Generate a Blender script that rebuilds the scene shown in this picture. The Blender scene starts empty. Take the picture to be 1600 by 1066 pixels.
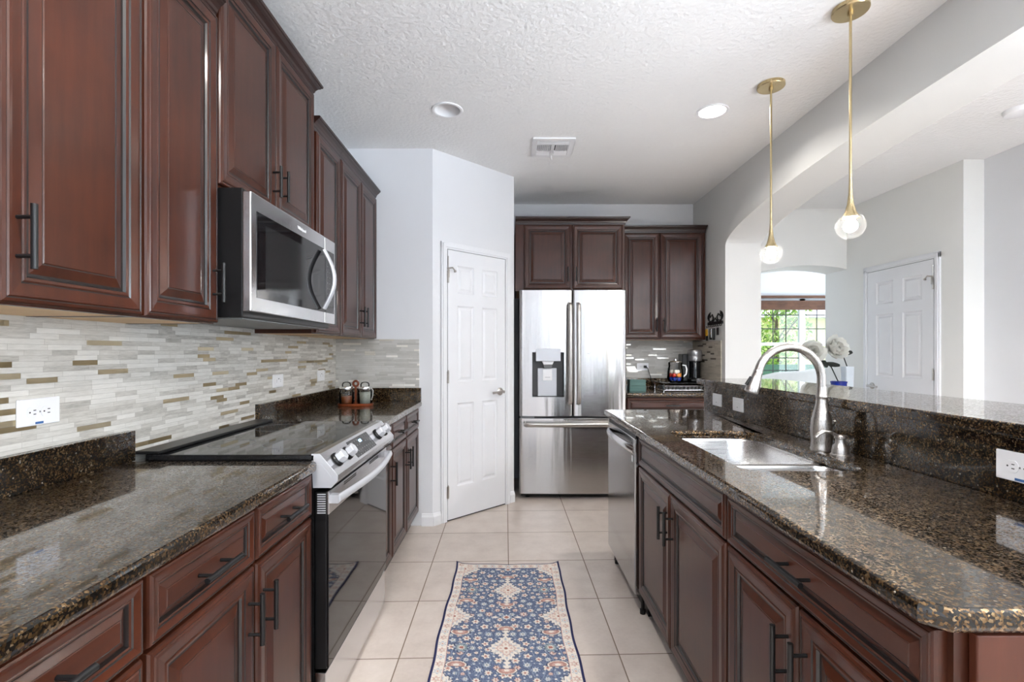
import bpy, bmesh, math, random
from math import pi, sin, cos, radians as R, sqrt
from mathutils import Vector, Matrix, noise
random.seed(4)
sc = bpy.context.scene
COL = sc.collection

# ------------------------------------------------------------------ camera
CAMH = 1.27
cd = bpy.data.cameras.new('camera')
cam = bpy.data.objects.new('camera', cd)
COL.objects.link(cam)
cam.location = (0, 0, CAMH)
cam.rotation_euler = (pi / 2, 0, 0)
cd.sensor_width = 36
cd.lens = 36 * 753 / 1600
cd.shift_x = 4 / 1600
cd.shift_y = 17 / 1600
cd.clip_start = .03
cd.clip_end = 300
sc.camera = cam

# ------------------------------------------------------------------ view, world, light
sc.view_settings.view_transform = 'Standard'
sc.view_settings.look = 'None'
sc.view_settings.gamma = 1
sc.view_settings.use_curve_mapping = False
sc.view_settings.exposure = 1.15
w = bpy.data.worlds.new('sky')
sc.world = w
w.use_nodes = True
nt = w.node_tree
bg = nt.nodes['Background']
sky = nt.nodes.new('ShaderNodeTexSky')
sky.sky_type = 'NISHITA'
sky.sun_disc = False
sky.sun_elevation = R(55)
sky.sun_rotation = R(100)
sky.air_density = 1.0
sky.dust_density = 2.5
nt.links.new(sky.outputs[0], bg.inputs[0])
bg.inputs[1].default_value = .30


def sun(name, rot, energy, color):
    l = bpy.data.lights.new(name, 'SUN')
    l.energy = energy
    l.color = color
    l.angle = R(1)
    o = bpy.data.objects.new(name, l)
    o.rotation_euler = rot
    COL.objects.link(o)


def area(name, loc, rot, sx, sy, power, color=(1, 1, 1), spread=180):
    l = bpy.data.lights.new(name, 'AREA')
    l.shape = 'RECTANGLE'
    l.size = sx
    l.size_y = sy
    l.energy = power
    l.color = color
    l.spread = R(spread)
    o = bpy.data.objects.new(name, l)
    o.location = loc
    o.rotation_euler = rot
    COL.objects.link(o)
    return o


sun('sun', (R(-12), R(30), 0), 9.0, (1, .95, .88))
COOL = (.77, .88, 1)
# added fill lamps standing in unseen window openings to brighten rooms and ceiling
area('fill_living_window', (3.0, -4.40, 1.35), (R(118), 0, 0), 1.2, 2.0, 14, COOL, 120)
for k in range(3):
    area('fill_living_side_window', (3.56, -.33 - 1.27 * k, 1.45), (R(136), 0, R(90)), 1.05, 1.7, 76, COOL, 130)
area('fill_dining_side_window', (7.0, 7.4, 1.45), (R(90), 0, R(90)), 2.4, 1.5, 70, COOL)


def lamp(name, loc, power, size=.14, color=(1, .95, .89), spread=150):
    l = bpy.data.lights.new(name, 'AREA')
    l.shape = 'DISK'
    l.size = size
    l.energy = power
    l.color = color
    l.spread = R(spread)
    o = bpy.data.objects.new(name, l)
    o.location = loc
    COL.objects.link(o)


def bulb(name, loc, power, r=.012, color=(1, .84, .66)):
    l = bpy.data.lights.new(name, 'POINT')
    l.energy = power
    l.shadow_soft_size = r
    l.color = color
    o = bpy.data.objects.new(name, l)
    o.location = loc
    COL.objects.link(o)


# ------------------------------------------------------------------ materials
def newmat(name):
    m = bpy.data.materials.new(name)
    m.use_nodes = True
    n = m.node_tree
    b = n.nodes['Principled BSDF']
    return m, n, b


def srgb(r, g, b):
    def f(c):
        c /= 255
        return c / 12.92 if c <= .04045 else ((c + .055) / 1.055) ** 2.4
    return (f(r), f(g), f(b), 1)


class N:
    """small node helper"""
    def __init__(s, nt):
        s.nt = nt

    def node(s, t, **kw):
        n = s.nt.nodes.new(t)
        for k, v in kw.items():
            setattr(n, k, v)
        return n

    def link(s, a, b):
        s.nt.links.new(a, b)

    def math(s, op, a, b=None):
        n = s.nt.nodes.new('ShaderNodeMath')
        n.operation = op
        for i, v in enumerate((a, b)):
            if v is None:
                continue
            if isinstance(v, (int, float)):
                n.inputs[i].default_value = v
            else:
                s.nt.links.new(v, n.inputs[i])
        return n.outputs[0]

    def ramp(s, fac, stops, interp='LINEAR'):
        n = s.nt.nodes.new('ShaderNodeValToRGB')
        n.color_ramp.interpolation = interp
        e = n.color_ramp.elements
        while len(e) < len(stops):
            e.new(.5)
        for i, (p, c) in enumerate(stops):
            e[i].position = p
            e[i].color = c
        s.nt.links.new(fac, n.inputs[0])
        return n.outputs[0]

    def coord(s, scale=(1, 1, 1), rot=(0, 0, 0)):
        t = s.nt.nodes.new('ShaderNodeTexCoord')
        m = s.nt.nodes.new('ShaderNodeMapping')
        m.inputs['Scale'].default_value = scale
        m.inputs['Rotation'].default_value = rot
        s.nt.links.new(t.outputs['Object'], m.inputs[0])
        return m.outputs[0]

    def noise(s, vec, scale, detail=3, rough=.5):
        n = s.nt.nodes.new('ShaderNodeTexNoise')
        n.inputs['Scale'].default_value = scale
        n.inputs['Detail'].default_value = detail
        n.inputs['Roughness'].default_value = rough
        s.nt.links.new(vec, n.inputs['Vector'])
        return n.outputs['Fac']

    def bump(s, h, strength, dist, bsdf):
        n = s.nt.nodes.new('ShaderNodeBump')
        n.inputs['Strength'].default_value = strength
        n.inputs['Distance'].default_value = dist
        s.nt.links.new(h, n.inputs['Height'])
        s.nt.links.new(n.outputs[0], bsdf.inputs['Normal'])
        return n


def plain(name, col, rough=.5, metal=0, spec=.5, coat=0, var=.06, vscale=9):
    m, n, b = newmat(name)
    h = N(n)
    f = h.noise(h.coord(), vscale, 4)
    lo = tuple(c * (1 - var) for c in col[:3]) + (1,)
    hi = tuple(min(1, c * (1 + var)) for c in col[:3]) + (1,)
    h.link(h.ramp(f, [(.3, lo), (.7, hi)]), b.inputs['Base Color'])
    b.inputs['Roughness'].default_value = rough
    b.inputs['Metallic'].default_value = metal
    b.inputs['Specular IOR Level'].default_value = spec
    b.inputs['Coat Weight'].default_value = coat
    b.inputs['Coat Roughness'].default_value = .12
    return m


def paint(name, col, rough=.6, bscale=220, bstr=.08):
    m, n, b = newmat(name)
    h = N(n)
    v = h.coord()
    f = h.noise(v, 3, 3)
    lo = tuple(c * .985 for c in col[:3]) + (1,)
    h.link(h.ramp(f, [(.3, lo), (.7, col)]), b.inputs['Base Color'])
    b.inputs['Roughness'].default_value = rough
    b.inputs['Specular IOR Level'].default_value = .3
    h.bump(h.noise(v, bscale, 2), bstr, .002 if bscale > 100 else .008, b)
    return m


def wood(name, lo, hi, rough=.3, coat=.35, axis='z', gscale=1.0):
    m, n, b = newmat(name)
    h = N(n)
    sx = {'z': (14, 14, 1.2), 'x': (1.2, 14, 14), 'y': (14, 1.2, 14)}[axis]
    v = h.coord(tuple(c * gscale for c in sx))
    f1 = h.noise(v, 3, 6, .6)
    f2 = h.noise(h.coord(), 4.5, 3, .6)
    f = h.math('ADD', h.math('MULTIPLY', f1, .45), h.math('MULTIPLY', f2, .55))
    h.link(h.ramp(f, [(.32, lo), (.68, hi)]), b.inputs['Base Color'])
    b.inputs['Roughness'].default_value = rough
    b.inputs['Specular IOR Level'].default_value = .34
    b.inputs['Coat Weight'].default_value = coat
    b.inputs['Coat Roughness'].default_value = .16
    h.bump(h.noise(v, 12, 3), .04, .001, b)
    return m


def steel(name, base=(.62, .62, .63), rough=.22, aniso=.0, axis='z', wav=.0, brush=.12):
    m, n, b = newmat(name)
    h = N(n)
    b.inputs['Base Color'].default_value = base + (1,)
    b.inputs['Metallic'].default_value = 1
    # fine brushing
    sc_ = {'z': (900, 900, 6), 'x': (6, 900, 900), 'y': (900, 6, 900)}[axis]
    f = h.noise(h.coord(sc_), 1, 2)
    h.link(h.ramp(f, [(.25, (rough * .75,) * 3 + (1,)), (.75, (rough * 1.3,) * 3 + (1,))]), b.inputs['Roughness'])
    hh = h.math('MULTIPLY', f, brush)
    if wav:
        w_ = h.noise(h.coord((11, 11, .7)), 1.0, 2, .5)
        hh = h.math('ADD', h.math('MULTIPLY', hh, .02), h.math('MULTIPLY', w_, wav))
        bn = h.bump(hh, 1.0, .02, b)
    else:
        bn = h.bump(hh, .25, .0005, b)
    if aniso:
        b.inputs['Anisotropic'].default_value = aniso
        b.inputs['Anisotropic Rotation'].default_value = .25
        t = h.node('ShaderNodeTangent', direction_type='RADIAL', axis='Z')
        h.link(t.outputs[0], b.inputs['Tangent'])
    return m


def emit(name, col, strength):
    m, n, b = newmat(name)
    b.inputs['Base Color'].default_value = col
    b.inputs['Emission Color'].default_value = col
    b.inputs['Emission Strength'].default_value = strength
    return m


def glass(name, tint=(1, 1, 1), gl=.06):
    """thin clear pane: mostly see-through, some mirror"""
    m, n, b = newmat(name)
    h = N(n)
    tr = h.node('ShaderNodeBsdfTransparent')
    tr.inputs[0].default_value = tint + (1,)
    go = h.node('ShaderNodeBsdfGlossy')
    go.inputs['Roughness'].default_value = .02
    fr = h.node('ShaderNodeLayerWeight')
    fr.inputs[0].default_value = .25
    f = h.math('MULTIPLY', fr.outputs['Fresnel'], 1.0)
    mx = h.node('ShaderNodeMixShader')
    h.link(f, mx.inputs[0])
    h.link(tr.outputs[0], mx.inputs[1])
    h.link(go.outputs[0], mx.inputs[2])
    h.link(mx.outputs[0], n.nodes['Material Output'].inputs[0])
    return m


def globe_mat():
    """clear crystal globe that catches the light of its bulb"""
    m, n, b = newmat('crystal_globe')
    h = N(n)
    tr = h.node('ShaderNodeBsdfTransparent')
    tl = h.node('ShaderNodeBsdfTranslucent')
    tl.inputs[0].default_value = (.95, .95, .95, 1)
    df = h.node('ShaderNodeBsdfDiffuse')
    df.inputs[0].default_value = (.95, .95, .95, 1)
    lw = h.node('ShaderNodeLayerWeight')
    lw.inputs[0].default_value = .35
    a = h.node('ShaderNodeAddShader')
    h.link(tl.outputs[0], a.inputs[0])
    h.link(df.outputs[0], a.inputs[1])
    mx = h.node('ShaderNodeMixShader')
    h.link(h.ramp(lw.outputs['Facing'], [(.0, (.003,) * 3 + (1,)), (.7, (.007,) * 3 + (1,)), (1, (.06,) * 3 + (1,))]), mx.inputs[0])
    h.link(tr.outputs[0], mx.inputs[1])
    h.link(tl.outputs[0], mx.inputs[2])
    h.link(mx.outputs[0], n.nodes['Material Output'].inputs[0])
    return m


def granite_mat():
    """polished dark granite; the gold and grey grains are mica, so they glint like rough metal under the polish"""
    m, n, b = newmat('granite')
    h = N(n)
    v = h.coord()
    vo = h.node('ShaderNodeTexVoronoi')
    vo.inputs['Scale'].default_value = 270
    h.link(v, vo.inputs['Vector'])
    sp = h.node('ShaderNodeSeparateColor')
    h.link(vo.outputs['Color'], sp.inputs[0])
    cl = h.noise(v, 34, 4, .65)
    k = h.math('ADD', h.math('MULTIPLY', sp.outputs[0], .62), h.math('MULTIPLY', cl, .62))
    c = h.ramp(k, [(.0, (.004, .004, .004, 1)), (.55, (.007, .006, .005, 1)), (.65, (.026, .016, .008, 1)),
                   (.76, (.085, .047, .018, 1)), (.87, (.18, .104, .040, 1)), (.98, (.30, .22, .13, 1))])
    v2 = h.node('ShaderNodeTexVoronoi')
    v2.inputs['Scale'].default_value = 120
    h.link(v, v2.inputs['Vector'])
    s2 = h.node('ShaderNodeSeparateColor')
    h.link(v2.outputs['Color'], s2.inputs[0])
    fl = h.math('MULTIPLY', h.math('GREATER_THAN', s2.outputs[1], .93), h.math('LESS_THAN', v2.outputs['Distance'], .26))
    mx = h.node('ShaderNodeMix', data_type='RGBA')
    h.link(fl, mx.inputs['Factor'])
    h.link(c, mx.inputs['A'])
    mx.inputs['B'].default_value = (.42, .37, .30, 1)
    h.link(mx.outputs['Result'], b.inputs['Base Color'])
    mica = h.ramp(k, [(.54, (0, 0, 0, 1)), (.65, (.85, .85, .85, 1))])
    h.link(mica, b.inputs['Metallic'])
    h.link(h.ramp(k, [(.55, (.1,) * 3 + (1,)), (.66, (.37,) * 3 + (1,))]), b.inputs['Roughness'])
    b.inputs['Specular IOR Level'].default_value = .3
    b.inputs['Coat Weight'].default_value = .85
    b.inputs['Coat Roughness'].default_value = .03
    b.inputs['Coat IOR'].default_value = 1.5
    return m


def floor_mat():
    T = .459
    m, n, b = newmat('beige_floor_tile')
    h = N(n)
    t = h.node('ShaderNodeTexCoord')
    s = h.node('ShaderNodeSeparateXYZ')
    h.link(t.outputs['Object'], s.inputs[0])
    X, Y = s.outputs[0], s.outputs[1]
    u = h.math('DIVIDE', h.math('ADD', h.math('ADD', X, h.math('MULTIPLY', Y, .008)), .006 - .008 * 2.865), T)
    v = h.math('DIVIDE', h.math('ADD', h.math('ADD', Y, h.math('MULTIPLY', X, -.030)), -2.927), T)
    fu = h.math('SUBTRACT', u, h.math('FLOOR', u))
    fv = h.math('SUBTRACT', v, h.math('FLOOR', v))
    du = h.math('MINIMUM', fu, h.math('SUBTRACT', 1.0, fu))
    dv = h.math('MINIMUM', fv, h.math('SUBTRACT', 1.0, fv))
    d = h.math('MINIMUM', du, dv)
    gr = h.math('LESS_THAN', d, .0058)
    cx = h.node('ShaderNodeCombineXYZ')
    h.link(h.math('FLOOR', u), cx.inputs[0])
    h.link(h.math('FLOOR', v), cx.inputs[1])
    wn = h.node('ShaderNodeTexWhiteNoise')
    h.link(cx.outputs[0], wn.inputs['Vector'])
    f1 = h.noise(t.outputs['Object'], 7, 5, .6)
    f2 = h.noise(t.outputs['Object'], 60, 3, .6)
    f = h.math('ADD', h.math('ADD', h.math('MULTIPLY', f1, .65), h.math('MULTIPLY', f2, .2)), h.math('MULTIPLY', wn.outputs['Value'], .15))
    tile = h.ramp(f, [(.3, srgb(190, 177, 168)), (.5, srgb(203, 191, 182)), (.7, srgb(213, 202, 193))])
    mx = h.node('ShaderNodeMix', data_type='RGBA')
    h.link(gr, mx.inputs['Factor'])
    h.link(tile, mx.inputs['A'])
    mx.inputs['B'].default_value = srgb(128, 112, 98)
    h.link(mx.outputs['Result'], b.inputs['Base Color'])
    h.link(h.ramp(gr, [(0, (.3,) * 3 + (1,)), (1, (.8,) * 3 + (1,))]), b.inputs['Roughness'])
    e = h.ramp(d, [(.0, (0, 0, 0, 1)), (.016, (1, 1, 1, 1))])
    h.bump(h.math('ADD', e, h.math('MULTIPLY', f2, .06)), .35, .0015, b)
    b.inputs['Specular IOR Level'].default_value = .4
    return m


def mosaic_mat(name, horiz, greys, accents, acc_at, rowh=.0150):
    """stacked linear mosaic: rows of unequal strips, a few metallic accents. horiz = 0 (x) or 1 (y)"""
    m, n, b = newmat(name)
    h = N(n)
    t = h.node('ShaderNodeTexCoord')
    s = h.node('ShaderNodeSeparateXYZ')
    h.link(t.outputs['Object'], s.inputs[0])
    U, Z = s.outputs[horiz], s.outputs[2]
    rz = h.math('DIVIDE', Z, rowh)
    row = h.math('FLOOR', rz)
    fz = h.math('SUBTRACT', rz, row)

    def wnoise(a, b_, c=0.):
        cx = h.node('ShaderNodeCombineXYZ')
        for i, q in enumerate((a, b_, c)):
            if isinstance(q, (int, float)):
                cx.inputs[i].default_value = q
            else:
                h.link(q, cx.inputs[i])
        wn = h.node('ShaderNodeTexWhiteNoise')
        h.link(cx.outputs[0], wn.inputs['Vector'])
        return wn.outputs['Value']
    r1 = wnoise(row, 3.1)
    r2 = wnoise(row, 7.7)
    L = h.math('ADD', h.math('MULTIPLY', r1, .07), .075)
    uu = h.math('ADD', h.math('DIVIDE', U, L), h.math('MULTIPLY', r2, 17.0))
    cell = h.math('FLOOR', uu)
    fu = h.math('MULTIPLY', h.math('SUBTRACT', uu, cell), L)
    k = wnoise(row, cell, 1.0)
    k2 = wnoise(row, cell, 5.0)
    v = h.coord((1, 1, 1))
    st = h.noise(h.coord((14, 14, 110)), 1.5, 5, .7)
    g = h.math('ADD', h.math('MULTIPLY', k2, .38), h.math('MULTIPLY', st, .62))
    base = h.ramp(g, greys)
    acc = h.math('GREATER_THAN', k, acc_at)
    ac = h.ramp(h.math('ADD', h.math('MULTIPLY', k2, .7), h.math('MULTIPLY', st, .3)), accents)
    mx = h.node('ShaderNodeMix', data_type='RGBA')
    h.link(acc, mx.inputs['Factor'])
    h.link(base, mx.inputs['A'])
    h.link(ac, mx.inputs['B'])
    # joints
    ez = h.math('MULTIPLY', h.math('MINIMUM', fz, h.math('SUBTRACT', 1.0, fz)), rowh)
    eu = h.math('MINIMUM', fu, h.math('SUBTRACT', L, fu))
    ed = h.math('MINIMUM', ez, eu)
    j = h.math('LESS_THAN', ed, .0004)
    m2 = h.node('ShaderNodeMix', data_type='RGBA')
    h.link(j, m2.inputs['Factor'])
    h.link(mx.outputs['Result'], m2.inputs['A'])
    m2.inputs['B'].default_value = srgb(166, 162, 154)
    h.link(m2.outputs['Result'], b.inputs['Base Color'])
    h.link(h.math('MULTIPLY', acc, .75), b.inputs['Metallic'])
    h.link(h.ramp(acc, [(0, (.55,) * 3 + (1,)), (1, (.3,) * 3 + (1,))]), b.inputs['Roughness'])
    hh = h.math('ADD', h.math('MULTIPLY', k2, 1.0), h.math('MULTIPLY', st, .35))
    hh = h.math('MULTIPLY', hh, h.ramp(ed, [(0, (0, 0, 0, 1)), (.08, (1, 1, 1, 1))]))
    h.bump(hh, .4, .003, b)
    return m


M = {}
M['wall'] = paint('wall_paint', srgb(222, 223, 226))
M['wall_lightened'] = paint('lightened_wall_paint', srgb(234, 234, 231))  # same grey paint, lightened to make up for weak light on the closet wall
M['wall_dimmed'] = paint('dimmed_wall_paint', srgb(211, 211, 209))  # same grey paint, darkened to offset strong light on the arch wall
M['ceil'] = paint('ceiling_knockdown', srgb(240, 240, 240), .8, 46, .6)
M['trim'] = plain('white_trim_paint', srgb(228, 229, 232), .35, var=.01)
M['floor'] = floor_mat()
M['granite'] = granite_mat()
CH_LO, CH_HI = srgb(43, 18, 9), srgb(71, 34, 19)
M['cherry'] = wood('dark_cherry', CH_LO, CH_HI, .32, .25)
M['cherryx'] = wood('dark_cherry_crossgrain', CH_LO, CH_HI, .32, .25, 'x')
M['glaze'] = plain('dark_glaze', srgb(14, 7, 6), .4, coat=.3)
M['endpanel'] = wood('cherry_end_panel', srgb(64, 27, 13), srgb(84, 40, 22), .5, 0)
M['crown'] = wood('crown_cherry', srgb(30, 15, 12), srgb(48, 25, 20), .35, .4, 'x')
M['maple'] = wood('raw_maple', srgb(214, 178, 132), srgb(232, 202, 160), .55, 0)
M['toe'] = plain('toe_kick_dark', srgb(34, 22, 18), .6)
M['black'] = plain('black_metal', (.007, .007, .0075, 1), .36, spec=.4)
M['blackgloss'] = plain('black_glass', (.005, .005, .006, 1), .04, spec=.5, var=.01)
M['blackplastic'] = plain('black_plastic', (.006, .006, .0065, 1), .32, spec=.35)
M['grey'] = plain('grey_plastic', (.16, .165, .17, 1), .4)
M['steel'] = steel('stainless', (.66, .66, .67), .2)
M['fridge'] = steel('fridge_stainless', (.54, .53, .525), .17, .95, 'x', .17)
M['dwsteel'] = steel('dishwasher_stainless', (.50, .50, .50), .12, .5, 'x', .01)
M['satin'] = steel('satin_nickel', (.50, .475, .45), .30)
M['sink'] = steel('sink_steel', (.66, .65, .64), .26, axis='x')
M['chrome'] = steel('chrome', (.75, .75, .76), .08)
M['lightsteel'] = plain('light_steel_grey', srgb(196, 198, 203), .3, .35, var=.02)
M['brass'] = steel('aged_brass', (.56, .45, .26), .26)
M['white'] = plain('white_plastic', srgb(238, 238, 240), .3, var=.01)
M['slot'] = plain('dark_slot', (.02, .02, .02, 1), .6)
M['blue'] = plain('blue_sticker', srgb(62, 104, 160), .5)
M['bluepot'] = plain('cobalt_glaze', srgb(20, 44, 140), .15)
M['petal'] = plain('white_petal', srgb(236, 236, 230), .6, var=.02)
M['leaf'] = plain('dark_leaf', (.012, .016, .012, 1), .5)
M['glass'] = glass('clear_glass')
M['globe'] = globe_mat()
M['bamboo'] = wood('woven_shade', srgb(70, 48, 38), srgb(112, 78, 58), .7, 0, 'x', 4)
M['rust'] = wood('stained_caddy', srgb(92, 40, 20), srgb(140, 70, 36), .35, .3)
M['teal'] = plain('teal_card', srgb(72, 106, 100), .5)
M['yellow'] = plain('yellow_plastic', srgb(222, 168, 40), .4)
M['lit'] = emit('lit_bulb', (1, .95, .88, 1), 150)
M['litdisc'] = emit('lit_recessed', (1, .96, .9, 1), 9)
M['disp'] = emit('lit_digits', (.35, .65, 1, 1), 1.5)
M['led'] = M['litdisc']
M['fabric'] = plain('white_upholstery', srgb(228, 226, 222), .9, var=.03)
M['oak'] = wood('pale_table', srgb(190, 180, 170), srgb(214, 206, 198), .5, 0, 'x')
M['mosL'] = mosaic_mat('stone_mosaic_left', 1,
    [(.22, srgb(158, 154, 146)), (.42, srgb(194, 190, 182)), (.6, srgb(211, 208, 201)), (.82, srgb(226, 223, 217))],
    [(.1, srgb(138, 122, 92)), (.5, srgb(176, 158, 124)), (.9, srgb(208, 196, 168))], .905)
M['mosB'] = mosaic_mat('stone_mosaic_back', 0,
    [(.1, srgb(160, 158, 152)), (.5, srgb(190, 188, 183)), (1., srgb(214, 213, 210))],
    [(.1, srgb(196, 190, 176)), (.9, srgb(250, 248, 244))], .90)
M['mosR'] = mosaic_mat('stone_mosaic_right', 1,
    [(.1, srgb(150, 142, 130)), (.5, srgb(182, 174, 160)), (1., srgb(200, 192, 180))],
    [(.1, srgb(40, 34, 30)), (.9, srgb(96, 84, 70))], .86)


# ------------------------------------------------------------------ mesh building
class MB:
    def __init__(s):
        s.v, s.f, s.m = [], [], []

    def add(s, vs, fs, mat=0):
        o = len(s.v)
        s.v += [tuple(p) for p in vs]
        for f in fs:
            s.f.append([i + o for i in f])
            s.m.append(mat)

    def box(s, x0, x1, y0, y1, z0, z1, mat=0):
        x0, x1 = min(x0, x1), max(x0, x1)
        y0, y1 = min(y0, y1), max(y0, y1)
        z0, z1 = min(z0, z1), max(z0, z1)
        s.add([(x0, y0, z0), (x1, y0, z0), (x1, y1, z0), (x0, y1, z0), (x0, y0, z1), (x1, y0, z1), (x1, y1, z1), (x0, y1, z1)],
              [(0, 3, 2, 1), (4, 5, 6, 7), (0, 1, 5, 4), (1, 2, 6, 5), (2, 3, 7, 6), (3, 0, 4, 7)], mat)
        return s

    def loft(s, loops, mat=0, cap0=True, cap1=True, mats=None, closed=True):
        n = len(loops[0])
        o = len(s.v)
        for l in loops:
            s.v += [tuple(p) for p in l]
        for k in range(len(loops) - 1):
            for i in range(n if closed else n - 1):
                j = (i + 1) % n
                s.f.append([o + k * n + i, o + k * n + j, o + (k + 1) * n + j, o + (k + 1) * n + i])
                s.m.append(mats[k] if mats else mat)
        if cap0:
            s.f.append([o + i for i in reversed(range(n))])
            s.m.append(mats[0] if mats else mat)
        if cap1:
            s.f.append([o + (len(loops) - 1) * n + i for i in range(n)])
            s.m.append(mats[-1] if mats else mat)
        return s

    def tube(s, pts, r, seg=12, mat=0, cap=True, flat=None):
        pts = [Vector(p) for p in pts]
        n = len(pts)
        rs = r if isinstance(r, (list, tuple)) else [r] * n
        loops = []
        t0 = (pts[1] - pts[0]).normalized()
        ref = Vector((0, 0, 1)) if abs(t0.z) < .9 else Vector((1, 0, 0))
        u = t0.cross(ref).normalized()
        for i, p in enumerate(pts):
            a = pts[max(0, i - 1)]
            b = pts[min(n - 1, i + 1)]
            t = (b - a).normalized()
            u = (u - t * u.dot(t)).normalized()
            v = t.cross(u)
            ru, rv = (rs[i], rs[i]) if flat is None else (rs[i] * flat[0], rs[i] * flat[1])
            loops.append([p + u * (ru * cos(2 * pi * k / seg)) + v * (rv * sin(2 * pi * k / seg)) for k in range(seg)])
        s.loft(loops, mat, cap, cap)
        return s

    def lathe(s, prof, c=(0, 0, 0), seg=24, mat=0, axis='z', cap0=True, cap1=True, mats=None):
        loops = []
        for r, h in prof:
            r = max(r, 1e-5)
            l = []
            for k in range(seg):
                a = 2 * pi * k / seg
                q = (r * cos(a), r * sin(a), h)
                if axis == 'x':
                    q = (h, r * cos(a), r * sin(a))
                elif axis == 'y':
                    q = (r * cos(a), -h, r * sin(a))   # grows towards -y
                l.append((c[0] + q[0], c[1] + q[1], c[2] + q[2]))
            loops.append(l)
        s.loft(loops, mat, cap0, cap1, mats)
        return s

    def sphere(s, c, r, seg=20, rings=12, mat=0, sc=(1, 1, 1)):
        prof = [(r * sin(pi * i / rings), -r * cos(pi * i / rings)) for i in range(rings + 1)]
        loops = []
        for rr, hh in prof:
            rr = max(rr, 1e-5)
            loops.append([(c[0] + sc[0] * rr * cos(2 * pi * k / seg), c[1] + sc[1] * rr * sin(2 * pi * k / seg), c[2] + sc[2] * hh) for k in range(seg)])
        s.loft(loops, mat)
        return s

    def prism(s, poly, a0, a1, axis='z', mat=0):
        """poly: 2-D points; axis x: (y,z), y: (x,z), z: (x,y)"""
        def P(p, a):
            return {'x': (a, p[0], p[1]), 'y': (p[0], a, p[1]), 'z': (p[0], p[1], a)}[axis]
        s.loft([[P(p, a0) for p in poly], [P(p, a1) for p in poly]], mat)
        return s

    def build(s, name, mats, parent=None, loc=(0, 0, 0), rotz=0, smooth=None, bevel=0, seg=2, angle=35):
        me = bpy.data.meshes.new(name)
        me.from_pydata(s.v, [], s.f)
        if not isinstance(mats, (list, tuple)):
            mats = [mats]
        for m in mats:
            me.materials.append(M[m] if isinstance(m, str) else m)
        me.polygons.foreach_set('material_index', s.m)
        bm = bmesh.new()
        bm.from_mesh(me)
        bmesh.ops.remove_doubles(bm, verts=bm.verts, dist=1e-6)
        bmesh.ops.recalc_face_normals(bm, faces=bm.faces)
        bm.to_mesh(me)
        bm.free()
        if smooth:
            me.polygons.foreach_set('use_smooth', [True] * len(me.polygons))
            me.set_sharp_from_angle(angle=R(smooth))
        me.update()
        o = bpy.data.objects.new(name, me)
        COL.objects.link(o)
        o.location = loc
        o.rotation_euler = (0, 0, rotz)
        if parent:
            o.parent = parent
        if bevel:
            b = o.modifiers.new('edge', 'BEVEL')
            b.width = bevel
            b.segments = seg
            b.limit_method = 'ANGLE'
            b.angle_limit = R(angle)
        return o


def thing(name, label, cat, loc=(0, 0, 0), rotz=0, group=None):
    o = bpy.data.objects.new(name, None)
    o.empty_display_size = .1
    COL.objects.link(o)
    o.location = loc
    o.rotation_euler = (0, 0, rotz)
    return tag(o, label, cat, group)


def tag(o, label, cat=None, group=None, kind=None):
    o['label'] = label
    if cat:
        o['category'] = cat
    if group:
        o['group'] = group
    if kind:
        o['kind'] = kind
    return o


def struct(o, label=None):
    o['kind'] = 'structure'
    if label:
        o['label'] = label
    return o


def sempty(name, loc=(0, 0, 0), rotz=0):
    o = bpy.data.objects.new(name, None)
    COL.objects.link(o)
    o.location = loc
    o.rotation_euler = (0, 0, rotz)
    return struct(o)


def words_mesh(txt, size, name, mat, parent, loc, rot, depth=.0004):
    cu = bpy.data.curves.new(name, 'FONT')
    cu.body = txt
    cu.size = size
    cu.extrude = depth
    cu.align_x = 'CENTER'
    cu.align_y = 'CENTER'
    tmp = bpy.data.objects.new(name + '_tmp', cu)
    COL.objects.link(tmp)
    dg = bpy.context.evaluated_depsgraph_get()
    me = bpy.data.meshes.new_from_object(tmp.evaluated_get(dg))
    COL.objects.unlink(tmp)
    bpy.data.objects.remove(tmp)
    me.materials.clear()
    me.materials.append(M[mat])
    o = bpy.data.objects.new(name, me)
    COL.objects.link(o)
    o.parent = parent
    o.location = loc
    o.rotation_euler = rot
    return o

# ------------------------------------------------------------------ layout (metres, x right, y away from camera, z up)
XW = -1.275          # left wall
DP = 3.52            # pantry wall facing the camera
DB = 4.85            # back wall
XR = 1.85            # right kitchen wall / arched header
XR2 = 2.156
H = 2.755            # ceiling
ZC = .908            # worktop
from mathutils.geometry import tessellate_polygon


def plate(mb, outer, holes, z0, z1, mat=0):
    """flat slab of outline `outer` with holes"""
    loops = [outer] + holes
    flat = [p for l in loops for p in l]
    tris = tessellate_polygon([[Vector((p[0], p[1], 0)) for p in l] for l in loops])
    n = len(flat)
    vs = [(p[0], p[1], z0) for p in flat] + [(p[0], p[1], z1) for p in flat]
    fs = [tuple(t) for t in tris] + [tuple(i + n for i in reversed(t)) for t in tris]
    o = 0
    for l in loops:
        k = len(l)
        for i in range(k):
            j = (i + 1) % k
            fs.append((o + i, o + j, n + o + j, n + o + i))
        o += k
    mb.add(vs, fs, mat)


def circ(cx, cy, r, n=28):
    return [(cx + r * cos(2 * pi * i / n), cy + r * sin(2 * pi * i / n)) for i in range(n)]


def rrect(x0, x1, y0, y1, r, n=6):
    rs = r if isinstance(r, (list, tuple)) else [r] * 4
    out = []
    for k, (cx, cy, a0) in enumerate(((x1, y0, -90), (x1, y1, 0), (x0, y1, 90), (x0, y0, 180))):
        q = rs[k]
        sx = -1 if k in (0, 1) else 1
        sy = 1 if k in (0, 3) else -1
        for i in range(n + 1):
            a = R(a0 + 90 * i / n)
            out.append((cx + sx * q + q * cos(a), cy + sy * q + q * sin(a)))
    return out


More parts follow.
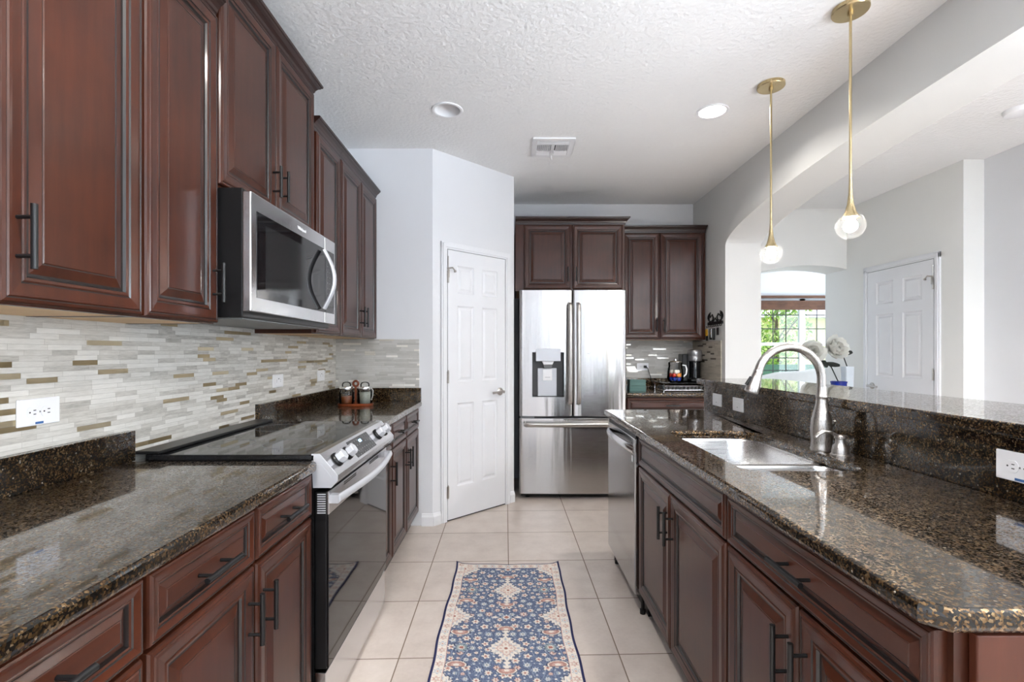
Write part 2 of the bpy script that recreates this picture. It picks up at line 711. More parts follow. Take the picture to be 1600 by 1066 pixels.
# ------------------------------------------------------------------ room shell
RX, RY0 = 3.66, -4.5       # living room right wall, wall behind the camera
DINX0, DINX1, DIND = 1.9, 7.2, 9.3
m = MB()
m.box(-1.4, 7.4, -4.6, 9.5, -.12, 0)
struct(m.build('floor', 'floor'), 'beige square ceramic floor tiles with dark grout')
CANS = [(-.381, 2.958, False), (1.252, 2.974, True), (-.381, .6, True), (1.1, .3, True), (3.0, .3, True), (2.9, -1.6, True)]  # cans beyond the visible pair are added out of view as fill light
m = MB()
plate(m, [(-1.4, -4.6), (7.4, -4.6), (7.4, 9.5), (-1.4, 9.5)], [circ(x, y, .079) for x, y, l in CANS], H, H + .02)
m.box(-1.4, 7.4, -4.6, 9.5, H + .14, H + .2)
struct(m.build('ceiling', 'ceil'), 'white knockdown textured ceiling')

m = MB()
m.box(XW - .12, XW, -4.6, DP, 0, H)
struct(m.build('wall_left', 'wall'), 'pale painted left kitchen wall')
PA, PB = (-.561, DP), (.038, 4.089)
m = MB()
m.prism([(XW - .12, DP), PA, PB, (.038, DB + .1), (XW - .12, DB + .1)], 0, H)
struct(m.build('wall_pantry', 'wall'), 'pale pantry walls with angled corner')
m = MB()
m.box(.038, XR2, DB, DB + .12, 0, H)
struct(m.build('wall_back', 'wall'), 'pale back wall of the kitchen')
arch = [(DB + .1, 0), (DB + .1, H), (-1.0, H), (-1.0, 0), (-.33, 0), (-.33, 2.178)]
DA0, DA1 = -.33, 4.13
for i in range(1, 40):
    t = pi - pi * i / 40
    arch.append(((DA0 + DA1) / 2 + (DA1 - DA0) / 2 * cos(t), 2.178 + .265 * sin(t)))
arch += [(DA1, 2.178), (DA1, 0)]
m = MB()
m.prism(arch, XR, XR2, 'x')
struct(m.build('wall_right', 'wall_dimmed', smooth=25), 'grey arched wall between kitchen and living room')

# living room beyond the arch
m = MB()
arc = [(XR2, 0), (XR2, H), (3.62, H), (3.62, 0), (3.5, 0), (3.5, 2.127)]
cx, cz, rad = 3.12, 0, 2.45
for i in range(1, 17):
    x = 3.5 - (3.5 - 2.5) * i / 17
    arc.append((x, 2.168 - (x - cx) ** 2 / (2 * 1.9)))
arc += [(2.5, 2.08), (2.5, 0)]
m.prism(arc, 5.0, 5.34, 'y')
struct(m.build('wall_far', 'wall_lightened', smooth=25), 'grey living room wall with low arched opening')
m = MB()
m.prism([(3.5, 3.715), (3.66, 3.715), (3.66, 5.0), (3.5, 5.0)], 0, H)
struct(m.build('wall_closet', 'wall_lightened'), 'grey living room wall with the white closet door')
m = MB()
# right living wall with a wide window opening behind the camera
m.box(RX, RX + .12, .3, 3.715 + .1, 0, H).box(RX, RX + .12, -4.6, -3.5, 0, H)
m.box(RX, RX + .12, -3.5, .3, 0, .55).box(RX, RX + .12, -3.5, .3, 2.35, H)
struct(m.build('wall_living', 'wall'), 'white living room side wall')
m = MB()
for a, b in ((-1.4, -.9), (-.62, .22), (.48, 1.0), (1.22, 2.3), (3.7, 3.8)):
    m.box(a, b, RY0 - .12, RY0, 0, H)
for a, b in ((-.9, -.62), (.22, .48), (1.0, 1.22), (2.3, 3.7)):
    m.box(a, b, RY0 - .12, RY0, 0, .25).box(a, b, RY0 - .12, RY0, 2.4, H)
struct(m.build('wall_behind', 'wall'), 'white wall behind the camera with added windows')
# dining room
WX0, WX1, WZ0, WZ1 = 3.11, 6.51, .62, 2.30
m = MB()
m.box(DINX0, WX0, DIND, DIND + .14, 0, H).box(WX1, DINX1 + .1, DIND, DIND + .14, 0, H)
m.box(WX0, WX1, DIND, DIND + .14, 0, WZ0).box(WX0, WX1, DIND, DIND + .14, WZ1, H)
struct(m.build('wall_dining', 'wall'), 'pale dining room wall around the big window')
m = MB()
m.box(DINX0 - .1, DINX0, 5.34, DIND + .14, 0, H)
m.box(DINX1, DINX1 + .1, 5.2, 6.2, 0, H).box(DINX1, DINX1 + .1, 8.6, DIND + .14, 0, H)
m.box(DINX1, DINX1 + .1, 6.2, 8.6, 0, .6).box(DINX1, DINX1 + .1, 6.2, 8.6, 2.3, H)
m.box(3.6, DINX1 + .1, 5.2, 5.34, 0, H)
struct(m.build('wall_dining_side', 'wall'), 'pale dining room side walls')


# ------------------------------------------------------------------ windows
def window(name, loc, rotz, W, z0, z1, units, grid, label):
    t = sempty(name, loc, rotz)
    t['label'] = label
    f = MB()
    f.box(0, W, -.01, .06, z0, z0 + .05).box(0, W, -.01, .06, z1 - .05, z1)
    uw = W / units
    for k in range(units + 1):
        x = k * uw
        hw = .055 if 0 < k < units else .05
        f.box(max(0, x - hw), min(W, x + hw), -.01, .06, z0, z1)
    zm = (z0 + z1) / 2 + grid[2]
    f.box(0, W, .0, .055, zm - .03, zm + .03)
    struct(f.build('window_frame', 'trim', t, bevel=.004))
    for k in range(units):
        a, b = k * uw + .05, (k + 1) * uw - .05
        g = MB()
        g.box(a, b, .028, .032, z0 + .04, z1 - .04)
        struct(g.build('window_pane', 'glass', t))
        if grid[0]:
            q = MB()
            for zz0, zz1 in ((z0 + .05, zm - .03), (zm + .03, z1 - .05)):
                for i in range(1, grid[0]):
                    x = a + (b - a) * i / grid[0]
                    q.box(x - .009, x + .009, .022, .027, zz0, zz1)
                for i in range(1, grid[1]):
                    z = zz0 + (zz1 - zz0) * i / grid[1]
                    q.box(a, b, .0225, .0265, z - .009, z + .009)
            struct(q.build('window_grille', 'black', t))
    s = MB()
    s.box(-.04, W + .04, -.06, .0, z0 - .03, z0)
    struct(s.build('window_sill', 'trim', t, bevel=.004))
    return t


window('window_1', (WX0, DIND + .02, 0), 0, WX1 - WX0, WZ0, WZ1, 4, (3, 3, -.04), 'white dining room window with dark grille bars')
for k, (x, wd) in enumerate(((-.62, .28), (.48, .26), (1.22, .22))):  # added unseen windows, kept narrow to give streaked reflections on the fridge
    window('window_%d' % (6 + k), (x, RY0 - .03, 0), pi, wd, .25, 2.4, 1, (0, 0, 0), 'tall narrow window added behind the camera to streak the fridge reflection')
window('window_3', (3.7, RY0 - .03, 0), pi, 1.4, .25, 2.4, 1, (0, 0, 0), 'narrow window added behind the camera to let in light')  # added unseen window, opening for the rear living room fill lamp
window('window_4', (RX + .03, .3, 0), -pi / 2, 3.8, .55, 2.35, 3, (0, 0, 0), 'living room side window')
window('window_5', (DINX1 + .03, 8.6, 0), -pi / 2, 2.4, .6, 2.3, 2, (0, 0, 0), 'unseen dining room side window added for light')  # added unseen window, opening for the dining room fill lamp

# woven shade rolled up at the top of the dining window
t = thing('window_shade', 'brown woven shade rolled up across the top of the dining window', 'window shade', (0, DIND - .08, 0))
m = MB()
m.box(WX0 - .02, WX1 + .04, -.03, .05, 2.30, 2.345)
m.build('head_rail', 'bamboo', t, bevel=.004)
m = MB()
for i in range(5):
    m.box(WX0 - .02, WX1 + .04, -.035 + .004 * (i % 2), .045, 2.075 + i * .034, 2.112 + i * .034)
m.build('rolled_slats', 'bamboo', t, bevel=.01)


# ------------------------------------------------------------------ doors and baseboards
def six_panel(mb, W, Z0, Z1, stile, cols, rows, mat=0, t=.035):
    xs = [0]
    for a, b in cols:
        xs += [a, b]
    xs.append(W)
    zs = [Z0]
    for a, b in rows:
        zs += [a, b]
    zs.append(Z1)
    for i in range(len(xs) - 1):
        for j in range(len(zs) - 1):
            x0, x1, z0, z1 = xs[i], xs[i + 1], zs[j], zs[j + 1]
            if i % 2 == 1 and j % 2 == 1:
                prof = [(0, 0), (.006, .006), (.014, .010), (.020, .010), (.036, .003)]
                loops = [[(x0 + d, q, z0 + d), (x1 - d, q, z0 + d), (x1 - d, q, z1 - d), (x0 + d, q, z1 - d)] for d, q in prof]
                mb.loft(loops, mat, False, True)
            else:
                mb.add([(x0, 0, z0), (x1, 0, z0), (x1, 0, z1), (x0, 0, z1)], [(0, 1, 2, 3)], mat)
    mb.add([(0, 0, Z0), (W, 0, Z0), (W, 0, Z1), (0, 0, Z1), (0, t, Z0), (W, t, Z0), (W, t, Z1), (0, t, Z1)],
           [(0, 4, 5, 1), (1, 5, 6, 2), (2, 6, 7, 3), (3, 7, 4, 0), (4, 7, 6, 5)], mat)


def door(name, loc, rotz, W, hinge_right, label, stop=False):
    """white six-panel door with casing; local x along the wall, faces -y, wall plane at y=0"""
    t = sempty(name, loc, rotz)
    t['label'] = label
    zt = 2.035
    c = MB()
    for a, b in ((-.058, -.006), (W + .006, W + .058)):
        c.box(a, b, -.016, .0, 0, zt + .05)
        c.box(a + .012, b - .012, -.021, .0, 0, zt + .03)
    c.box(-.058, W + .058, -.016, .0, zt + .004, zt + .056)
    c.box(-.046, W + .046, -.021, .0, zt + .016, zt + .044)
    struct(c.build('door_trim', 'trim', t, bevel=.003))
    d = MB()
    s = W / .7
    six_panel(d, W, .012, zt, 0, [(.105 * s, .3 * s), (.4 * s, .595 * s)], [(.25, .88), (1.04, 1.62), (1.715, 1.925)], t=.012)
    struct(d.build('door_panel', 'trim', t, loc=(0, -.014, 0)))
    g = MB()
    g.box(-.006, 0, -.006, -.001, 0, zt + .004, 0).box(W, W + .006, -.006, -.001, 0, zt + .004).box(0, W, -.006, -.001, zt, zt + .004)
    g.box(0, W, -.004, -.001, .001, .012)
    struct(g.build('door_gap', 'slot', t))
    hx = W + .001 if hinge_right else -.001
    for z in (.22, 1.08, 1.83):
        q = MB()
        q.lathe([(.005, -.045), (.005, .045)], (hx, -.020, z), 10)
        q.lathe([(.003, .045), (.0055, .049), (.003, .054)], (hx, -.020, z), 10)
        q.box(hx - .012, hx + .012, -.016, -.0145, z - .044, z + .044)
        struct(q.build('door_hinge', 'satin', t, smooth=40))
    if stop:
        q = MB()
        z = 1.885
        q.tube([(hx, -.02, z), (hx, -.02, z + .10)], .0045, 8)
        sgn = -1 if hinge_right else 1
        q.tube([(hx - sgn * .012, -.022, z + .005), (hx + sgn * .018, -.05, z + .012), (hx + sgn * .045, -.05, z - .012)], .006, 8)
        q.lathe([(.009, 0), (.009, .012)], (hx + sgn * .045, -.04, z - .012), 10, axis='y')
        q.box(hx - .006, hx + .006, -.03, -.016, z - .06, z)
        struct(q.build('door_stop', 'satin', t, smooth=40))
    lx = .06 if hinge_right else W - .06
    sgn = 1 if hinge_right else -1
    q = MB()
    q.lathe([(.031, 0), (.031, .006), (.026, .011), (.012, .013), (.010, .045), (.013, .05)], (lx, -.014, .945), 20, axis='y')
    q.tube([(lx, -.060, .945), (lx + sgn * .03, -.062, .950), (lx + sgn * .075, -.058, .943), (lx + sgn * .11, -.056, .940)], [.011, .0095, .008, .0095], 10)
    struct(q.build('door_handle', 'satin', t, smooth=40))
    return t


ang = math.atan2(PB[1] - PA[1], PB[0] - PA[0])
ux, uy = cos(ang), sin(ang)
door('door_1', (PA[0] + ux * .127, PA[1] + uy * .127, 0), ang, .585, False, 'white six-panel pantry door in the angled wall', True)
door('door_2', (3.5, 4.69, 0), -pi / 2, .727, True, 'white six-panel closet door in the living room', True)


def baseboard(name, p, q, h=.09, t=.014):
    d = Vector((q[0] - p[0], q[1] - p[1]))
    L = d.length
    m = MB()
    m.prism([(0, 0), (-t, 0), (-t, h * .72), (-t * .6, h * .86), (-t * .3, h), (0, h)], 0, L, 'x')
    o = m.build(name, 'trim', None, (p[0], p[1], 0), math.atan2(d.y, d.x))
    return struct(o)


baseboard('baseboard_pantry', (-.64, DP), (PA[0] + .006, DP))
baseboard('baseboard_pantry_left', PA, (PA[0] + ux * .068, PA[1] + uy * .068))
baseboard('baseboard_pantry_right', (PA[0] + ux * .773, PA[1] + uy * .773), PB)
baseboard('baseboard_closet', (3.5, 3.9), (3.5, 3.715))
baseboard('baseboard_far', (2.2, 5.0), (2.5, 5.0))

# ------------------------------------------------------------------ outdoors, beyond the dining window
m = MB()
m.box(-6, 22, 9.6, 40, -.5, -.25)
struct(m.build('ground', plain('lawn', srgb(120, 150, 70), .9, var=.25, vscale=2)))


def leaf_cloud(name, blobs, nleaf, size, mats, parent, seed):
    rng = random.Random(seed)
    m = MB()
    for i in range(nleaf):
        bx, by, bz, br, bh = blobs[rng.randrange(len(blobs))]
        while True:
            p = Vector((rng.uniform(-1, 1), rng.uniform(-1, 1), rng.uniform(-1, 1)))
            if .25 < p.length < 1:
                break
        c = Vector((bx + p.x * br, by + p.y * br, bz + p.z * bh))
        a = Vector((rng.gauss(0, 1), rng.gauss(0, 1), rng.gauss(0, 1))).normalized()
        b = a.orthogonal().normalized()
        k = a.cross(b)
        s = size * rng.uniform(.6, 1.3)
        m.add([c - b * s, c - k * s * .4, c + b * s, c + k * s * .4 + a * s * .15], [(0, 1, 2), (0, 2, 3)], rng.randrange(len(mats)))
    return m.build(name, mats, parent)


LEAFM = [plain('leaf_light', srgb(166, 188, 96), .6, var=.2), plain('leaf_mid', srgb(112, 142, 62), .6, var=.2), plain('leaf_deep', srgb(58, 84, 40), .6, var=.2)]
BARK = plain('bark', srgb(104, 88, 72), .9, var=.2)


def tree(loc, h, blobs, nleaf, size, label, seed, mats):
    t = thing('garden_tree', label, 'tree', loc)
    tr = MB()
    tr.tube([(0, 0, -.3), (.05, 0, h * .3), (-.04, .05, h * .7), (.02, 0, h)], [.09, .07, .05, .02], 8)
    for a in range(6):
        an = a * 1.1 + seed
        tr.tube([(0, 0, h * (.4 + .07 * a)), (cos(an) * .45, sin(an) * .45, h * (.6 + .07 * a)), (cos(an) * .8, sin(an) * .8, h * (.72 + .07 * a))], [.03, .02, .008], 6)
    tr.build('trunk', BARK, t, smooth=50)
    leaf_cloud('foliage', blobs, nleaf, size, mats, t, seed)
    return t


tree((8.35, 15.0, -.3), 3.2, [(0, 0, 2.2, .95, .9), (.3, 0, 3.0, .7, .7), (-.35, 0, 1.6, .8, .7), (.1, 0, .9, .6, .5)], 2600, .075,
     'pale green tree seen through the right half of the dining window', 3, LEAFM[:2])
tree((9.9, 22, -.3), 2.2, [(0, 0, 1.7, 1.3, .9), (-1.5, 0, 1.4, 1.2, .8), (1.4, 0, 1.3, 1.0, .7)], 2200, .11,
     'low bushy tree seen through the left half of the dining window', 8, LEAFM[:2])
t = tag(leaf_cloud('hedge', [(x, 12.4, .25, .5, .45) for x in [4.2 + .5 * i for i in range(12)]], 5200, .06, [LEAFM[1], LEAFM[2], LEAFM[2], M['leaf']], None, 5),
        'dark leafy hedge below the dining window outside', 'hedge')
t = thing('garden_fence', 'green mesh garden fence behind the hedge outside', 'fence', (0, 13.4, 0))
m = MB()
m.box(3.5, 12, 0, .02, .45, .92)
m.build('screen', plain('green_screen', srgb(72, 112, 90), .8, var=.15), t)
for i in range(6):
    m = MB()
    m.tube([(3.5 + 1.7 * i, .04, -.3), (3.5 + 1.7 * i, .04, 1.0)], .02, 8)
    m.build('post', 'black', t)
t = thing('neighbour_house', 'tan stucco house with grey roof seen through the dining window', 'house', (14.5, 24, -.3))
m = MB()
m.box(-2.6, 7, 0, 6, 0, 3.3)
m.build('wall', plain('tan_stucco', srgb(206, 194, 150), .9), t)
m = MB()
m.prism([(-.6, 3.25), (3, 4.9), (6.6, 3.25)], -3.1, 7.5, 'x')
m.build('roof', plain('grey_shingle', srgb(128, 132, 140), .9, var=.2), t)

# ------------------------------------------------------------------ cabinet parts
DOORP = [(0, 0, 1), (0, -.013, 0), (.003, -.018, 0), (.009, -.020, 0), (.0115, -.0185, 1), (.0145, -.0205, 0), (.020, -.0205, 0), (.040, -.0175, 0),
         (.0435, -.0150, 1), (.047, -.0165, 0), (.053, -.0150, 0), (.0565, -.0095, 1), (.0625, -.0095, 1), (.066, -.0105, 0),
         (.084, -.0160, 0), (.0865, -.0150, 1), (.089, -.0165, 0)]


def front_mesh(W, Hh, k=1.0):
    """raised-panel front: concentric moulded rings, glaze lying in the grooves. back at y=0, face at y=-.02"""
    mb = MB()
    loops, mats = [], []
    for d, y, g in DOORP:
        d *= k
        loops.append([(d, y, d), (W - d, y, d), (W - d, y, Hh - d), (d, y, Hh - d)])
        mats.append(g)
    segm = []
    for i in range(len(DOORP) - 1):
        segm.append(1 if (DOORP[i][2] and DOORP[i + 1][2]) or DOORP[i + 1][2] and DOORP[i][2] == 0 and abs(DOORP[i + 1][0] - DOORP[i][0]) < .004 else 0)
    mb.loft(loops, 0, True, True, segm)
    return mb


_pull = {}


def pull(parent, x, z, vert, L=.128, y=-.0195):
    key = (vert, L)
    if key not in _pull:
        m = MB()
        ax = (lambda a, b, c: (c, b, a)) if vert else (lambda a, b, c: (a, b, c))
        m.tube([ax(-L / 2, -.034, 0), ax(L / 2, -.034, 0)], .006, 12)
        for s in (-1, 1):
            m.tube([ax(s * L * .3, 0, 0), ax(s * L * .3, -.034, 0)], .0042, 8)
        o = m.build('pull_handle', 'black', parent, smooth=40)
        _pull[key] = o.data
    else:
        o = bpy.data.objects.new('pull_handle', _pull[key])
        COL.objects.link(o)
        o.parent = parent
    o.location = (x, y, z)
    return o


def front(parent, kind, x0, x1, z0, z1, handle=None, hlen=.128):
    W, Hh = x1 - x0, z1 - z0
    k = 1.0 if kind == 'door' else (.5 if Hh < .13 else .56)
    if kind == 'door' and W < .27:
        k = .85
    o = front_mesh(W, Hh, k).build('door' if kind == 'door' else 'drawer_front', ['cherry' if kind == 'door' else 'cherryx', 'glaze'], parent, (x0, 0, z0))
    if handle == 'c':
        pull(o, W / 2, Hh / 2, False, hlen, -.0165)
    elif handle == 'l':
        pull(o, .030, (Hh - .12) if z0 < 1 else .13, True, hlen)
    elif handle == 'r':
        pull(o, W - .030, (Hh - .12) if z0 < 1 else .13, True, hlen)
    return o


def base_cabinet(label, loc, rotz, W, Dp, fronts, group=None, name='base_cabinet', end=False):
    t = thing(name, label, 'cabinet', loc, rotz, group)
    z0, z1 = .105, .872
    m = MB()
    m.box(0, W, 0, .019, z0, z1)
    m.box(0, .016, .019, Dp, z0, z1).box(W - .016, W, .019, Dp, z0, z1)
    m.box(.016, W - .016, .019, Dp, z0, z0 + .016).box(.016, W - .016, Dp - .008, Dp, z0 + .016, z1)
    m.build('carcass', 'cherry', t)
    m = MB()
    m.box(.002, W - .002, .05, .066, 0, z0)
    m.box(.002, .016, .066, Dp, 0, z0).box(W - .016, W - .002, .066, Dp, 0, z0)
    m.build('toe_kick', 'toe', t)
    for f in fronts:
        front(t, *f)
    return t


CROWNP = [(.0, -.012), (.006, -.012), (.008, .0), (.012, .004), (.015, .014), (.024, .026), (.034, .033), (.036, .038), (.042, .040), (.044, .050), (.040, .052)]


def upper_cabinet(label, loc, rotz, W, Dp, z0, z1, fronts, crown=None, group=None):
    t = thing('wall_cabinet', label, 'cabinet', loc, rotz, group)
    m = MB()
    zt = z1 + .02
    m.box(0, W, 0, .019, z0 - .004, zt)
    m.box(0, .014, .019, Dp, z0 - .004, zt).box(W - .014, W, .019, Dp, z0 - .004, zt)
    m.box(.014, W - .014, .019, Dp, zt - .014, zt)
    m.box(.014, W - .014, Dp - .006, Dp, z0 + .012, zt - .014)
    m.build('carcass', 'cherry', t)
    m = MB()
    m.box(.014, W - .014, .0192, Dp - .006, z0 - .003, z0 + .010)
    m.build('underside', 'maple', t)
    for f in fronts:
        front(t, *f)
    if crown:
        l, r = crown
        mb = MB()
        zc = zt - .006
        loops = []
        for o, z in CROWNP:
            loops.append([(-o * l, -o - .001, zc + z), (W + o * r, -o - .001, zc + z), (W + o * r, Dp, zc + z), (-o * l, Dp, zc + z)])
        mb.loft(loops)
        mb.build('crown_molding', 'crown', t)
    return t


# ------------------------------------------------------------------ left wall: wall cabinets
XUF = -.985
DU = -XW + XUF - .001
P2 = pi / 2
G1 = 'wall cabinets on the left wall'
upper_cabinet('dark cherry wall cabinet nearest the camera on the left wall, cut off by the frame', (XUF, .40, 0), P2, .875, DU, 1.3665, 2.38,
              [('door', .006, .432, 1.3665, 2.38, 'r'), ('door', .515, .872, 1.3665, 2.38, 'l')], (1, 0), G1)
upper_cabinet('single-door dark cherry wall cabinet just left of the microwave', (XUF, 1.2765, 0), P2, .328, DU, 1.3665, 2.38,
              [('door', .006, .324, 1.3665, 2.38, 'r')], (0, 0), G1)
upper_cabinet('taller set two-door dark cherry cabinet above the microwave', (XUF, 1.6055, 0), P2, .7885, DU, 1.83, 2.545,
              [('door', .006, .393, 1.835, 2.545, 'r'), ('door', .398, .783, 1.835, 2.545, 'l')], (1, 1), G1)
upper_cabinet('single-door dark cherry wall cabinet just beyond the microwave', (XUF, 2.395, 0), P2, .373, DU, 1.3665, 2.38,
              [('door', .03, .362, 1.3665, 2.38)], (0, 0), G1)
upper_cabinet('narrow two-door dark cherry wall cabinet at the far end of the left wall', (XUF, 2.769, 0), P2, .75, DU, 1.3665, 2.38,
              [('door', .008, .372, 1.3665, 2.38, 'r'), ('door', .380, .738, 1.3665, 2.38, 'l')], (0, 0), G1)

# ------------------------------------------------------------------ left wall: base cabinets
XBF = -.67
DBASE = -XW + XBF - .004
G2 = 'base cabinets along the left wall'
ZD0, ZD1, ZT0, ZT1 = .125, .722, .732, .866
base_cabinet('dark cherry base cabinet at the lower left corner of the picture', (XBF, .45, 0), P2, .415, DBASE,
             [('drawer', .006, .409, ZT0, ZT1, 'c'), ('door', .006, .409, ZD0, ZD1, 'l')], G2)
base_cabinet('dark cherry base cabinet second from the range on its near side', (XBF, .866, 0), P2, .372, DBASE,
             [('drawer', .006, .367, ZT0, ZT1, 'c'), ('door', .006, .367, ZD0, ZD1, 'r')], G2)
base_cabinet('dark cherry base cabinet touching the near side of the range', (XBF, 1.239, 0), P2, .362, DBASE,
             [('drawer', .006, .350, ZT0, ZT1, 'c'), ('door', .006, .350, ZD0, ZD1, 'l')], G2)
base_cabinet('narrow dark cherry base cabinet touching the far side of the range', (XBF, 2.392, 0), P2, .286, DBASE,
             [('drawer', .006, .278, ZT0, ZT1, 'c', .1), ('door', .006, .278, ZD0, ZD1, 'r')], G2)
base_cabinet('dark cherry base cabinet second beyond the range', (XBF, 2.679, 0), P2, .369, DBASE,
             [('drawer', .006, .363, ZT0, ZT1, 'c', .1), ('door', .006, .363, ZD0, ZD1, 'r')], G2)
base_cabinet('dark cherry base cabinet against the pantry wall', (XBF, 3.049, 0), P2, .469, DBASE,
             [('drawer', .006, .405, ZT0, ZT1, 'c', .1), ('door', .006, .405, ZD0, ZD1, 'l')], G2)


def worktop(name, label, outer, holes=(), z0=.873, z1=ZC, cat='countertop', bev=.012):
    m = MB()
    plate(m, outer, list(holes), z0, z1)
    o = m.build(name, 'granite', None, bevel=bev, seg=4, angle=50)
    return tag(o, label, cat)


def slab(label, x0, x1, y0, y1, z0, z1, cat='backsplash', name='granite_splash', bev=.002):
    m = MB()
    m.box(x0, x1, y0, y1, z0, z1)
    return tag(m.build(name, 'granite', None, bevel=bev), label, cat)


XC = -.638
worktop('granite_countertop', 'speckled brown granite countertop on the left, near side of the range', [(XW + .001, .40), (XC, .40), (XC, 1.604), (XW + .001, 1.604)])
worktop('granite_countertop', 'speckled granite countertop beyond the range, carrying the jar caddy', [(XW + .001, 2.390), (XC, 2.390), (XC, DP - .002), (XW + .001, DP - .002)])
ZS = 1.008
slab('low black granite splash on the left wall before the range', XW + .001, XW + .031, .40, 1.604, ZC, ZS)
slab('low black granite splash on the left wall beyond the range', XW + .001, XW + .031, 2.40, DP - .002, ZC, ZS)
slab('low black granite splash on the pantry wall', XW + .032, XC - .005, DP - .024, DP - .001, ZC, ZS)
# mosaic backsplash
m = MB()
m.box(XW, XW + .009, .38, 1.6045, ZS + .0005, 1.385).box(XW, XW + .009, 1.6045, 2.3995, .80, 1.385).box(XW, XW + .009, 2.3995, DP - .001, ZS + .0005, 1.385)
tag(m.build('mosaic_backsplash', 'mosL'), 'stacked stone and gold mosaic backsplash along the left wall', 'tile backsplash', kind='structure')
m = MB()
m.box(XW + .0095, XC - .02, DP - .009, DP, ZS + .0005, 1.362)
tag(m.build('mosaic_backsplash', 'mosB'), 'short stacked mosaic backsplash on the pantry wall', 'tile backsplash', kind='structure')
m = MB()
m.box(.96, XR - .0095, DB - .009, DB, ZS + .0005, 1.40)
tag(m.build('mosaic_backsplash', 'mosB'), 'stacked mosaic backsplash on the back wall behind the coffee machine', 'tile backsplash', kind='structure')
m = MB()
m.box(XR - .009, XR, 4.20, DB, ZS + .0005, 1.37)
tag(m.build('mosaic_backsplash', 'mosR'), 'stacked mosaic backsplash on the right wall beside the coffee machine', 'tile backsplash', kind='structure')

# ------------------------------------------------------------------ back wall cabinets
G3 = 'cabinets on the back wall'
upper_cabinet('two-door dark cherry cabinet above the fridge', (.052, 4.27, 0), 0, .968, DB - 4.271, 1.812, 2.395,
              [('door', .075, .493, 1.822, 2.392, 'r'), ('door', .505, .948, 1.822, 2.392, 'l')], (0, 1), G3)
upper_cabinet('two-door dark cherry wall cabinet right of the fridge', (1.066, 4.52, 0), 0, .769, DB - 4.521, 1.388, 2.385,
              [('door', -.0, .335, 1.392, 2.382, 'r'), ('door', .345, .745, 1.392, 2.382, 'l')], (0, .2), G3)
base_cabinet('dark cherry base cabinet right of the fridge under the coffee machine', (1.03, 4.275, 0), 0, .815, DB - 4.279,
             [('drawer', .006, .809, ZT0, ZT1, 'c'), ('door', .006, .404, ZD0, ZD1, 'r'), ('door', .41, .809, ZD0, ZD1, 'l')], G3)
worktop('granite_countertop', 'speckled granite countertop right of the fridge under the coffee machine', [(1.025, 4.235), (XR - .001, 4.235), (XR - .001, DB - .001), (1.025, DB - .001)])
slab('low black granite splash on the back wall', 1.03, XR - .032, DB - .031, DB - .001, ZC, ZS)
slab('low black granite splash on the right kitchen wall', XR - .031, XR - .001, 4.24, DB - .001, ZC, ZS)

# ------------------------------------------------------------------ island
XIF = .635
G4 = 'cabinets of the sink island'
DI = 1.232 - XIF
base_cabinet('two-door dark cherry sink base with a long false front', (XIF, 2.306, 0), -P2, .932, DI,
             [('drawer', .006, .925, ZT0, ZT1), ('door', .006, .452, ZD0, ZD1, 'r'), ('door', .460, .925, ZD0, ZD1, 'l')], G4)
base_cabinet('dark cherry island cabinet with wide drawer nearest the camera', (XIF, 1.373, 0), -P2, .684, DI,
             [('drawer', .008, .674, ZT0, ZT1, 'c'), ('door', .008, .337, ZD0, ZD1, 'r'), ('door', .345, .674, ZD0, ZD1, 'l')], G4)
m = MB()
m.box(.640, 1.232, 2.925, 2.945, 0, .872)
tag(m.build('island_panel', 'cherry', bevel=.002), 'dark cherry panel closing the far end of the island', 'panel')
m = MB()
m.box(.655, 1.249, .675, .688, 0, .872)
tag(m.build('island_panel', 'endpanel', bevel=.002), 'reddish cherry panel closing the near end of the island', 'panel')
SX0, SX1, SY0, SY1 = .722, 1.100, 1.475, 2.205
hole = rrect(SX0, SX1, SY0, SY1, [.07, .11, .06, .06], 8)
worktop('granite_countertop', 'long speckled brown granite island countertop around the double sink',
        [(.592, .70), (.62, .672), (1.2305, .672), (1.2305, 3.03), (.592, 3.03)], [hole])
m = MB()
m.box(1.25, 1.40, .70, 3.05, 0, 1.064)
struct(m.build('wall_bar', 'wall_lightened'), 'half wall carrying the raised bar')
m = MB()
m.box(1.231, 1.2495, .672, 3.052, .873, 1.064)
tag(m.build('granite_splash', 'granite', bevel=.0015), 'tall black granite riser between island countertop and raised bar', 'backsplash')
worktop('bar_top', 'raised speckled granite bar top behind the sink', [(1.20, .64), (1.67, .64), (1.67, 3.10), (1.20, 3.10)], (), 1.0645, 1.10, 'bar top')

# sink: two undermounted bowls
t = thing('kitchen_sink', 'double bowl stainless undermount sink in the island', 'sink', (0, 0, 0))
zr = .872


def bowl(x0, x1, y0, y1, r, dep, name):
    m = MB()
    loops = []
    for d, z in ((-.014, zr), (0, zr), (.004, zr - .01), (.008, zr - dep * .7), (.020, zr - dep + .02), (.05, zr - dep)):
        rr = [max(.012, q - max(0, d) * .3) for q in r]
        loops.append([(p[0], p[1], z) for p in rrect(x0 + d, x1 - d, y0 + d, y1 - d, rr, 8)])
    m.loft(loops, 0, False, True)
    o = m.build(name, 'sink', t, smooth=50)
    c = MB()
    cx, cy = (x0 + x1) / 2 + .03, (y0 + y1) / 2
    c.lathe([(.056, .0005), (.056, .004), (.045, .005), (.036, -.0), (.012, .0015), (.012, .006), (.0, .007)], (cx, cy, zr - dep), 24)
    c.build('drain', 'chrome', t, smooth=40)


